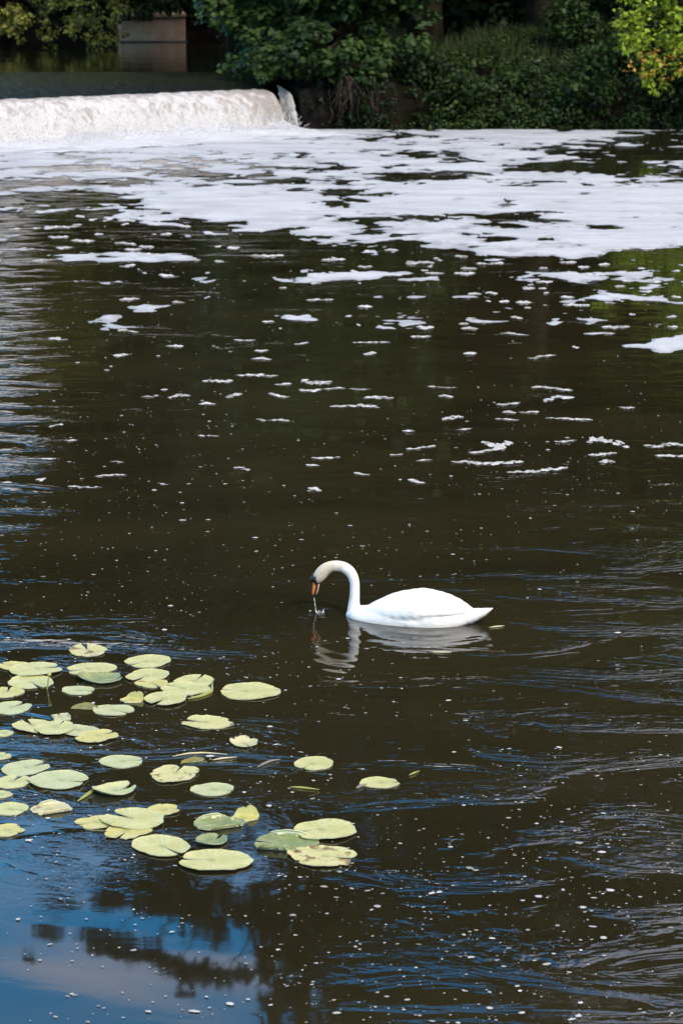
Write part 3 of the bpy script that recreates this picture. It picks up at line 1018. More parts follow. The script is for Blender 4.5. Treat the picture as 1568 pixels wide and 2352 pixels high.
tall((2.6, 76.5), 31, 4.2, 'tallest dark tree of the wood, its drooping limb mirrored in the near water', M_LEAF_FOREST, 120, ext)
tall((-1.4, 78.5), 21.5, 4.0, 'dense tree right behind the big weir tree', M_LEAF_FOREST, 105)
tall((6.4, 77.8), 32.5, 4.2, 'very tall tree behind the dark hollow on the bank', M_LEAF_DARK, 120)
tall((10.8, 76.5), 30.2, 4.0, 'tall tree rising behind the lime green tree', M_LEAF_FOREST, 110)
tall((15.5, 78), 27, 4.4, 'broad tall tree at the right end of the wood', M_LEAF_DARK, 100)
tall((4.4, 84), 30, 4.6, 'shaded tall tree deep in the wood behind the hollow', M_LEAF_DARK, 100)
tall((20.5, 80), 24, 4.6, 'tall green tree far along the right bank', M_LEAF_FOREST, 80)
tall((-3.8, 92), 27.0, 4.6, 'tall green tree on the right shore of the upper pool', M_LEAF_FOREST, 110)
tall((-8.2, 107.5), 34.0, 4.6, 'tall tree standing behind the concrete pier', M_LEAF_FOREST, 110)
tall((-13.2, 110), 31.0, 4.4, 'tall tree behind the trailing olive green tree', M_LEAF_FOREST, 100)
tall((-18.5, 111), 20.0, 3.8, 'shorter tree at the left end of the upper pool', M_LEAF_FOREST, 70)
# the mass of the wood further back
def wood_mass(name, label, x0, x1, y0, y1, top, n, lm, size=.95):
    cr = Crown()
    for i in range(n):
        x, y = RNG.uniform(x0, x1), RNG.uniform(y0, y1)
        zt = top(x) + (vnoise(np.array([x * .45]), np.array([y * .2]), 3)[0] - .6) * 5
        z = 1.0 + (zt - 1.0) * RNG.uniform(0, 1) ** .85
        cr.clump((x, y, max(2.5, z)), RNG.uniform(.9, 1.6), 24, size, RNG.uniform(.0, .8))
    return tag(obj(name, cr.mesh(name), lm), label, 'wood', kind='stuff')


wood_mass('far_wood_leaves', 'dense dark wood standing behind the right bank', -2.5, 34, 82, 92, lambda x: (36.8 if x < 7.5 else 35.0) - max(0, x - 12) * .4, 2000, M_LEAF_FOREST)
wood_mass('low_wood_leaves', 'dark lower growth of the wood behind the right bank', -2, 34, 83, 90, lambda x: 22, 1400, M_LEAF_FOREST)
wood_mass('pool_wood_leaves', 'dense dark wood standing behind the upper pool', -17.5, 0, 110, 117, lambda x: 38.5 + min(0, x + 10.5) * 1.35, 1250, M_LEAF_FOREST, 1.1)
wood_mass('pool_low_leaves', 'dark lower growth of the wood behind the upper pool', -18.5, 0, 109, 115, lambda x: 27, 1400, M_LEAF_FOREST, 1.0)
wood_mass('side_wood_leaves', 'lower belt of trees along the left end of the upper pool', -52, -17.5, 108, 118, lambda x: 9 + max(0, x + 24) * 3.0, 600, M_LEAF_FOREST, 1.0)
# dark understorey in the hollow
cr = Crown()
for i in range(160):
    x, y = RNG.uniform(1.5, 12), RNG.uniform(80, 86)
    cr.clump((x, y, 2.6 + RNG.uniform(0, 3.2)), RNG.uniform(.5, .9), 26, .3, RNG.uniform(0, .4))
tag(obj('understorey_leaves', cr.mesh('understorey_leaves'), M_LEAF_DARK), 'deep shaded thicket filling the hollow under the wood', 'thicket', kind='stuff')
cr = Crown()
for i in range(170):
    x, y = RNG.uniform(-24, -4), RNG.uniform(106, 111)
    cr.clump((x, y, 1.6 + RNG.uniform(0, 4.5)), RNG.uniform(.5, 1.0), 22, .34, RNG.uniform(0, .4))
tag(obj('pool_thicket_leaves', cr.mesh('pool_thicket_leaves'), M_LEAF_DARK), 'dark thicket behind the upper pool', 'thicket', kind='stuff')

# concrete pier at the back of the upper pool
def slab(verts_bottom, verts_top, bev=.0):
    v = list(verts_bottom) + list(verts_top)
    return np.array(v, float), np.array([(0, 3, 2, 1), (4, 5, 6, 7), (0, 1, 5, 4), (1, 2, 6, 5), (2, 3, 7, 6), (3, 0, 4, 7)])


pl, pr = gp(288, 94, POOL_Z)[0], gp(433, 94, POOL_Z)[0]
yp = 102.6
pier = empty('concrete_pier', ((pl + pr) / 2, yp, POOL_Z), radians(10))
tag(pier, 'weathered brown concrete pier standing in the upper pool', 'pier')
zt = atY(360, 38, yp)[2] - POOL_Z; hw = (pr - pl) / 2
mb = MB(); nseg = 14
gu = np.linspace(-hw, hw, nseg)
v, q = slab([(-hw, 0, -1.2), (hw, 0, -1.2), (hw, 2.2, -1.2), (-hw, 2.2, -1.2)], [(-hw, 0, zt - .14), (hw, 0, zt - .02), (hw, 2.2, zt + .1), (-hw, 2.2, zt)])
mb.add(v, q); obj('shaft', mb.mesh('shaft', False), M_CONC, pier)
mb = MB(); v, q = slab([(-hw - .05, -.05, zt - .14), (hw + .05, -.05, zt - .02), (hw + .05, 2.25, zt + .1), (-hw - .05, 2.25, zt)], [(-hw - .05, -.05, zt + .0), (hw + .05, -.05, zt + .12), (hw + .05, 2.25, zt + .24), (-hw - .05, 2.25, zt + .14)])
mb.add(v, q); obj('coping', mb.mesh('coping', False), M_CONC, pier)
mb = MB(); v, q = slab([(-hw - .06, -.07, -.3), (hw + .06, -.07, -.3), (hw + .06, 2.26, -.3), (-hw - .06, 2.26, -.3)], [(-hw - .06, -.07, .05), (hw + .06, -.07, .05), (hw + .06, 2.26, .05), (-hw - .06, 2.26, .05)])
mb.add(v, q); obj('footing', mb.mesh('footing', False), M_WETCONC, pier)

# pale scrap in the bank grass
p = atY(1222, 103, 73.0)
g = np.array([(a * .16 - .24, b * .1 - .1, .05 * sin(a * 2 + b)) for a in range(4) for b in range(3)])
tag(obj('pale_scrap', raw_mesh('pale_scrap', np.concatenate((g, g - (0, 0, .02))), np.concatenate((grid_faces(4, 3), grid_faces(4, 3)[:, ::-1] + 12))), M_FLECK, loc=(p[0], p[1], float(land_z(np.array([p[0]]), np.array([p[1]]))[0]) + .35)),
    'small pale scrap caught in the grass on top of the bank', 'scrap')

# ------------------------------------------------------------------ swan
KZ = .001033
PSI = radians(13)


def yw(sx): return 502 + (sx - 410) * .062


def lz(sx, sy): return (yw(sx) - sy) * KZ / .965
def lx_(sx): return (sx - 890) * KZ / cos(PSI)


def loft(secs, n=28):
    """secs: list of rings (n,3) -> closed mesh"""
    V_ = np.concatenate(secs); k = len(secs); m_ = len(secs[0])
    q = grid_faces(k, m_, True)
    c0, c1 = len(V_), len(V_) + 1
    V_ = np.vstack((V_, secs[0].mean(0), secs[-1].mean(0)))
    t = [(c0, (j + 1) % m_, j) for j in range(m_)] + [(c1, (k - 1) * m_ + j, (k - 1) * m_ + (j + 1) % m_) for j in range(m_)]
    return V_, q, np.array(t)


def smooth_interp(xq, xp, fp):
    v = np.interp(xq, xp, fp); ker = np.array([1, 2, 3, 2, 1]) / 9
    vp = np.r_[[v[0]] * 2, v, [v[-1]] * 2]
    return np.convolve(vp, ker, 'valid')


sxs = np.linspace(409, 1262, 60)
back = smooth_interp(sxs, [409, 420, 440, 480, 510, 540, 570, 620, 680, 750, 820, 890, 945, 1000, 1040, 1100, 1160, 1200, 1235, 1262],
                     [490, 470, 450, 442, 444, 446, 432, 404, 374, 352, 342, 334, 337, 357, 380, 393, 414, 442, 467, 490])
hwid = smooth_interp(sxs, [409, 420, 440, 480, 530, 600, 700, 800, 900, 1000, 1100, 1180, 1230, 1262],
                     [.012, .045, .072, .105, .135, .168, .195, .208, .21, .20, .165, .115, .075, .03])
botz = smooth_interp(sxs, [409, 440, 520, 900, 1100, 1200, 1262], [-.02, -.07, -.11, -.12, -.09, -.02, .035])
rings = []
th = np.arange(32) * 2 * pi / 32
for sx, bk, hw_, zb in zip(sxs, back, hwid, botz):
    zt = max(lz(sx, bk), .02); zm = zb * .25 + max(zt * .30, .02)
    if zm < zb + .01: zm = zb + .01
    c, s_ = np.cos(th), np.sin(th)
    y = hw_ * np.sign(c) * np.abs(c) ** .85
    z = np.where(s_ > 0, zm + (zt - zm) * np.abs(s_) ** .95, zm - (zm - zb) * np.abs(s_) ** .8)
    rings.append(np.stack((np.full(32, lx_(sx)), y, z), -1))
sw = MB(); sw.add(*loft(rings))
# neck and head
NK = [(462, 520, 52, .95), (457, 480, 47, .95), (457, 440, 41, .92), (459, 400, 36, .92), (463, 335, 32.5, .95), (462, 285, 33, .95), (451, 243, 35, .95), (427, 206, 37, .95), (390, 180, 37, .95), (345, 171, 36, .95),
      (305, 174, 37, .92), (272, 189, 41, .88), (249, 209, 44, .84), (229, 233, 43, .82), (212, 257, 37, .78), (203, 275, 26, .72), (200, 284, 14, .7)]
NK = np.array(NK, float); u = np.linspace(0, len(NK) - 1, 70)
cen = np.stack([smooth_interp(u, np.arange(len(NK)), NK[:, i]) for i in range(4)], -1)
pts = np.array([(lx_(a), 0, lz(a, b)) for a, b in cen[:, :2]])
T = np.gradient(pts, axis=0); T /= np.linalg.norm(T, axis=1)[:, None]
rings = []
for p, tg, (sx, sy, r, lat) in zip(pts, T, cen):
    A_ = np.array((0, 1., 0)); B_ = np.cross(tg, A_)
    r = r * KZ
    rings.append(p + r * lat * np.cos(th)[:, None] * A_ + r * np.sin(th)[:, None] * B_)
sw.add(*loft(rings))
# folded wings: long lobes along each flank, ending in points over the tail
for sgn in (1, -1):
    rings = []
    for q in np.linspace(0, 1, 34):
        sx = 540 + (1243 - 540) * q
        cx = lx_(sx)
        e = sin(pi * min(1, q ** .95 * .95 + .02)) ** .8
        yc = sgn * np.interp(q, [0, .2, .5, .8, 1], [.07, .112, .128, .095, .035])
        zc = np.interp(q, [0, .25, .5, .75, .9, 1], [.05, .08, .105, .100, .088, .075])
        rv, rh = .080 * e + .006, .092 * e + .008
        tilt = -sgn * .35
        y, z = rh * np.cos(th), rv * np.sin(th)
        rings.append(np.stack((np.full(32, cx), yc + y * cos(tilt) - z * sin(tilt), zc + y * sin(tilt) + z * cos(tilt)), -1))
    sw.add(*loft(rings))
# flank lobe
for sgn in (1, -1):
    rings = []
    for q in np.linspace(0, 1, 16):
        sx = 800 + 160 * q; e = sin(pi * (q * .9 + .08)) ** .6
        rings.append(np.stack((np.full(32, lx_(sx)), sgn * .165 + .052 * e * np.cos(th), .02 + .055 * e * np.sin(th)), -1))
    sw.add(*loft(rings))
# tail wedge
rings = []
for q in np.linspace(0, 1, 18):
    sx = 1150 + (1380 - 1150) * q
    ztop_ = lz(sx, np.interp(q, [0, .35, 1], [450, 462, 455])); zbot_ = lz(sx, np.interp(q, [0, .4, .75, 1], [565, 560, 515, 461]))
    hw_ = np.interp(q, [0, .3, .7, 1], [.11, .085, .045, .006])
    zc, rv = (ztop_ + zbot_) / 2, max((ztop_ - zbot_) / 2, .004)
    rings.append(np.stack((np.full(32, lx_(sx)), hw_ * np.cos(th), zc + rv * np.sign(np.sin(th)) * np.abs(np.sin(th)) ** .9), -1))
sw.add(*loft(rings))

raw = obj('swan_raw', sw.mesh('swan_raw'))
md = raw.modifiers.new('r', 'REMESH'); md.mode = 'VOXEL'; md.voxel_size = .0062
md = raw.modifiers.new('s', 'SMOOTH'); md.factor = .5; md.iterations = 5
dg = bpy.context.evaluated_depsgraph_get()
sme = bpy.data.meshes.new_from_object(raw.evaluated_get(dg))
bpy.data.objects.remove(raw)
sme.name = 'swan'
# layered feather relief on the finished surface
nv_ = len(sme.vertices); co_ = np.zeros(nv_ * 3); sme.vertices.foreach_get('co', co_); co_ = co_.reshape(-1, 3)
nr_ = np.zeros(nv_ * 3); sme.vertices.foreach_get('normal', nr_); nr_ = nr_.reshape(-1, 3)
bodym = np.clip((co_[:, 0] + .28) / .12, 0, 1) * np.clip((co_[:, 2] - .0) / .03, 0, 1)
sc = np.sin((co_[:, 0] * 95 + np.abs(np.sin(co_[:, 1] * 70 + co_[:, 2] * 40)) * 1.6))
co_ += nr_ * (bodym * (sc * .0009 + (fbm(co_[:, 0] * 26, co_[:, 2] * 60 + co_[:, 1] * 40, 5) - .5) * .004))[:, None]
crease = np.exp(-((co_[:, 2] - (.075 + .02 * (co_[:, 0] - .1))) / .006) ** 2) * np.clip((co_[:, 0] - .05) / .15, 0, 1) * (co_[:, 1] < -.02) * (co_[:, 0] < .36)
co_ -= nr_ * (crease * .007)[:, None]
sme.vertices.foreach_set('co', co_.ravel())
sme.polygons.foreach_set('use_smooth', np.ones(len(sme.polygons), bool))
sme.update()
m, t, out = new_mat('plumage')
co = ocoord(t); x, y, z = sep(t, co)
neckf = sstep(x, -.40, -.52)
stain = sstep(noise(t, co, 16, 4, .6, .3, sz=.5) * .6 + sstep(x, -.56, -.68) * .45 + sstep(x, -.452, -.485) * .2, .35, .62) * sstep(x, -.435, -.475) * sstep(z, .06, .14)  # yellowish head staining, plus shade of the inner neck painted in as beige
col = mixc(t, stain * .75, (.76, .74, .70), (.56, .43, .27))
col = mixc(t, sstep(z, .03, .0) * .35, col, (.55, .46, .36))
fe = noise(t, co, 60, 3, .6, .2, sx=.4) * .0050 + noise(t, co, 170, 2, .5, 0, sx=.5) * .0012
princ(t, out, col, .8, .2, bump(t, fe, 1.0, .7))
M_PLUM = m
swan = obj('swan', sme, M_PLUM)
ctr = gp(*(658.6 + 890 * .34, 1241.9 + (yw(890)) * .34))
swan.location = (ctr[0], ctr[1], 0)
swan.rotation_euler.z = -PSI
tag(swan, 'white mute swan with curved neck dipping its orange bill to the water', 'swan')


def bill_loft(path, hv, hl):
    P = np.array([(lx_(a), 0, lz(a, b)) for a, b in path]); T = np.gradient(P, axis=0); T /= np.linalg.norm(T, axis=1)[:, None]
    A_ = np.array((0, 1., 0)); R_ = []
    for p, tg, v_, l_ in zip(P, T, hv, hl):
        B_ = np.cross(tg, A_)
        R_.append(p + l_ * KZ * np.cos(th)[:, None] * A_ + v_ * KZ * np.sin(th)[:, None] * B_)
    b_ = MB(); b_.add(*loft(R_)); return b_


def flat_mat(name, c, rough=.4, spec=.5):
    m, t, out = new_mat(name)
    n = noise(t, ocoord(t), 70, 3, .6)
    princ(t, out, mixc(t, n, tuple(k * .8 for k in c), c), rough, spec); return m


M_BILL = flat_mat('bill_orange', (.72, .22, .025)); M_BLACK = flat_mat('bill_black', (.010, .009, .010), .35); M_PINK = flat_mat('bill_pink', (.62, .33, .25))
obj('bill', bill_loft([(197, 268), (195, 290), (192, 312), (188, 335), (184, 356), (183, 368)], [17, 16, 13.5, 11.5, 9, 4], [17, 17, 16, 15, 13, 6]).mesh('bill'), M_BILL, swan)
obj('bill_edge', bill_loft([(212, 272), (212, 296), (208, 318), (202, 340), (195, 360), (188, 374), (186, 380)], [12, 10, 9.5, 9, 9, 8, 3], [19, 18.5, 17.5, 16.5, 14.5, 11, 4]).mesh('bill_edge'), M_BLACK, swan)
obj('lower_bill', bill_loft([(219, 292), (216, 316), (210, 340), (203, 358), (199, 364)], [7, 6, 6, 5, 2], [13, 12.5, 12, 10, 4]).mesh('lower_bill'), M_PINK, swan)
obj('bill_knob', bill_loft([(183, 236), (179, 246), (177, 260), (179, 274), (184, 284)], [5, 13, 15, 12, 5], [6, 14, 16, 14, 6]).mesh('bill_knob'), M_BLACK, swan)
for sgn in (-1, 1):
    b_ = MB()
    R_ = []
    for (a, b, rv, yl) in [(190, 228, 4, .031), (192, 240, 9, .034), (194, 255, 15, .033), (200, 270, 17, .029), (208, 282, 15, .024), (216, 293, 6, .018)]:
        R_.append(np.array((lx_(a), sgn * yl, lz(a, b))) + np.stack((rv * KZ * np.cos(th), sgn * .0045 * np.sin(th) , rv * .55 * KZ * np.cos(th + .6) * 0 + 0 * th), -1))
    b_.add(*loft(R_)); obj('face_mask', b_.mesh('face_mask'), M_BLACK, swan)
    e_ = MB(); c_ = np.array((lx_(206), sgn * .0335, lz(206, 240)))
    R_ = [c_ + np.stack((.0058 * s1 * np.cos(th), np.full(32, sgn * .004 * c1), .0058 * s1 * np.sin(th)), -1) for s1, c1 in ((.05, 1.2), (.5, 1.0), (.85, .6), (1, 0), (.8, -.6))]
    e_.add(*loft(R_)); obj('eye', e_.mesh('eye'), M_BLACK, swan)

# drip from the bill with its little splash
m, t, out = new_mat('clear_drip')
p_ = princ(t, out, (.75, .75, .72), .15, .6)
M_DRIP = m


def swan_world(sx, sy, y=0):
    l = np.array((lx_(sx), y, lz(sx, sy)))
    c_, s_ = cos(-PSI), sin(-PSI)
    return np.array((ctr[0] + l[0] * c_ - l[1] * s_, ctr[1] + l[0] * s_ + l[1] * c_, l[2]))


tip = swan_world(187, 381)
dm = MB()
z_ = np.linspace(tip[2], .012, 26)
pth = np.stack((tip[0] + np.linspace(0, .016, 26) + RNG.normal(0, .0008, 26), np.full(26, tip[1]), z_), -1)
rr = .0013 + .0016 * np.abs(np.sin(np.linspace(0, 9, 26))) ** 3
dm.tube(pth, rr, 6)
root = pth[-1] * (1, 1, 0)
for i in range(10):
    a = i * 2 * pi / 10 + RNG.uniform(-.2, .2); q = root + np.array((.028 + .022 * cos(a), .022 * sin(a), .004)); L = RNG.uniform(.006, .026) * (i % 2 + .3)
    dm.tube(limb_path(q, q + np.array((.010 * cos(a), .010 * sin(a), L)), 5, .05), np.array((.004, .003, .0025, .002, .001)), 5)
tag(obj('water_drip', dm.mesh('water_drip'), M_DRIP), 'thread of water dripping from the swan bill with a tiny splash', 'water drip')

# little dark bird far out at the edge of the foam
bp = gp(1166, 474)
bm_ = MB(); k_ = .01
secs = [(-7, 0.2, 5.2), (-6, 1.6, 5.4), (-4.5, 2.2, 5.2), (-2, 3.0, 4.6), (1, 3.2, 4.4), (4, 2.4, 4.8), (6, 1.1, 5.3), (9, .7, 5.8), (14, .6, 6.4), (15, .2, 6.5)]
R_ = [np.stack((np.full(32, a * k_), r_ * k_ * .85 * np.cos(th), (z_ + r_ * np.sin(th)) * k_), -1) for a, r_, z_ in secs]
bm_.add(*loft(R_))
hd = [(-9.5, .15, 8.2), (-8, .9, 8.3), (-7, 1.6, 8.4), (-5.5, 2.0, 8.2), (-4, 1.9, 7.2), (-3, 1.2, 6.0)]
bm_.add(*loft([np.stack((np.full(32, a * k_), r_ * k_ * .85 * np.cos(th), (z_ + r_ * np.sin(th)) * k_), -1) for a, r_, z_ in hd]))
for s_ in (-1, 1): bm_.tube(np.array(((.2 * k_, s_ * k_, 2.6 * k_), (.0, s_ * k_, 0), (-1.4 * k_, s_ * 1.2 * k_, -.3 * k_))), (.004, .003, .002), 6)
bird = obj('small_bird', bm_.mesh('small_bird'), flat_mat('bird_dark', (.03, .03, .035), .7), loc=(bp[0], bp[1], .05))
tag(bird, 'tiny dark bird standing at the edge of a gap in the foam', 'bird')
bm_ = MB()
R_ = [(bp + np.array((0, 0, z_))) + np.stack((r_ * 1.5 * np.cos(th) * (1 + .15 * np.sin(3 * th)), r_ * np.sin(th), 0 * th), -1) for z_, r_ in ((-.3, .2), (-.05, .17), (.03, .12), (.052, .05))]
bm_.add(*loft(R_)); tag(obj('stone', bm_.mesh('stone'), M_WETCONC), 'dark wet stone under the tiny bird, breaking the surface', 'stone')

# ------------------------------------------------------------------ lily pads
PADS = []
OCC = []


def pad_mesh(R, notch, kind, seed, order, asp=1.18):
    rs = np.random.default_rng(seed)
    nr, ns = 9, 72
    gap = radians(rs.uniform(4, 12))
    a = np.linspace(gap, 2 * pi - gap, ns)
    ph = rs.uniform(0, 6.28, 6)
    edge = 1 + .035 * np.sin(2 * a + ph[0]) + .03 * np.sin(3 * a + ph[1]) + .018 * np.sin(7 * a + ph[2]) + .012 * np.sin(13 * a + ph[3]) + rs.normal(0, .008, ns)
    if kind in ('yellow', 'brown', 'dry'):
        edge += .045 * np.sin(5 * a + ph[4]) - .10 * (np.sin(4 * a + ph[5]) > .93)
    edge *= 1 - .10 * np.exp(-((np.minimum(a, 2 * pi - a)) / .35) ** 2)      # rounded lobes beside the slit
    q = np.r_[.02, np.linspace(.14, .86, nr - 3), .95, 1.0]
    RR, AA = np.meshgrid(q, a, indexing='ij')
    E = RR * edge[None, :] * R
    U, W = E * np.cos(AA) * asp ** .5, E * np.sin(AA) / asp ** .5
    U -= .10 * R
    und = .6 * (.012 * np.sin(2 * AA + ph[1]) + .014 * np.sin(3 * AA + ph[2]) + .010 * np.sin(5 * AA + ph[3])) * RR ** 3 * R
    Zz = .004 + und + np.maximum(0, RR - .80) ** 2 * R * (.55 + .45 * np.sin(3 * AA + ph[4])) * .9
    Zz += .02 * R * np.exp(-((np.minimum(AA, 2 * pi - AA)) / .12) ** 2) * RR
    return U, W, Zz, nr, ns, rs


def build_pad(cx, cy, w_, col, notch, label, form='flat', order=0, rollang=None):
    c = gp(cx, cy); R = w_ / ppm(cx, cy) / 2 * .98
    seed = int(cx * 7 + cy)
    if form in ('fold', 'half'): notch = (ra_ if (ra_ := rollang) is not None else 90) + (90 if form == 'fold' else 150)
    U, W, Zz, nr, ns, rs = pad_mesh(R, notch, col, seed, order)
    na = radians(notch)
    x = U * cos(na) - W * sin(na); y = U * sin(na) + W * cos(na); z = Zz.copy()
    z += .0045 * order
    if form == 'cup':
        rr = np.hypot(x, y) / R; z += np.maximum(0, rr - .6) ** 1.5 * R * .6
    if form in ('fold', 'roll', 'half'):
        ra = radians(rollang if rollang is not None else 90)
        ux, uy = cos(ra), sin(ra)
        sides = (1, -1) if form == 'fold' else (1,)
        for sg in sides:
            v = (x * ux + y * uy) * sg; cut = (.64 if form == 'fold' else .30) * R
            rc = R * (.09 if form == 'fold' else .2); a0 = 2.35 if form == 'fold' else 1.25
            m_ = v > cut; arc = np.maximum(0, v - cut); ang = np.minimum(arc / rc, a0); rest = np.maximum(0, arc - a0 * rc)
            nv = np.where(m_, cut + rc * np.sin(ang) + rest * cos(a0), v)
            dz = np.where(m_, rc * (1 - np.cos(ang)) + rest * sin(a0), 0)
            x = x + (nv - v) * ux * sg; y = y + (nv - v) * uy * sg; z = z + dz
    if form == 'tilt':
        ra = radians(rollang if rollang is not None else 250)
        z += (x * cos(ra) + y * sin(ra)) * .16 - .004
    if form == 'deep':
        z += -.035 + (x * .10)
    th_ = .0035
    top_ = np.stack((x, y, z), -1)
    bot = top_.copy(); bot[:, :, 2] -= th_; bot[:, :, :2] *= .985
    Vv = np.concatenate((top_.reshape(-1, 3), bot.reshape(-1, 3)))
    f = grid_faces(nr, ns)
    nb_ = nr * ns
    loop = [(nr - 1) * ns + j for j in range(ns)]
    loop = [i * ns for i in range(nr)] + loop[1:] + [i * ns + ns - 1 for i in range(nr - 2, -1, -1)]
    rim = np.array([(loop[i], loop[(i + 1) % len(loop)], loop[(i + 1) % len(loop)] + nb_, loop[i] + nb_) for i in range(len(loop))])
    me = raw_mesh('lily_pad', Vv, np.concatenate((f[:, ::-1], f + nb_, rim)), smooth=True)
    o = obj('lily_pad', me, M_PAD[col], loc=(c[0], c[1], 0))
    me.materials.append(M_RIM)
    mi = np.zeros(len(me.polygons), np.int32); mi[len(f):] = 1; me.polygons.foreach_set('material_index', mi)
    tag(o, label, 'lily pad', 'lily pads floating in the near left water')
    OCC.append((c[0], c[1], R))
    return o


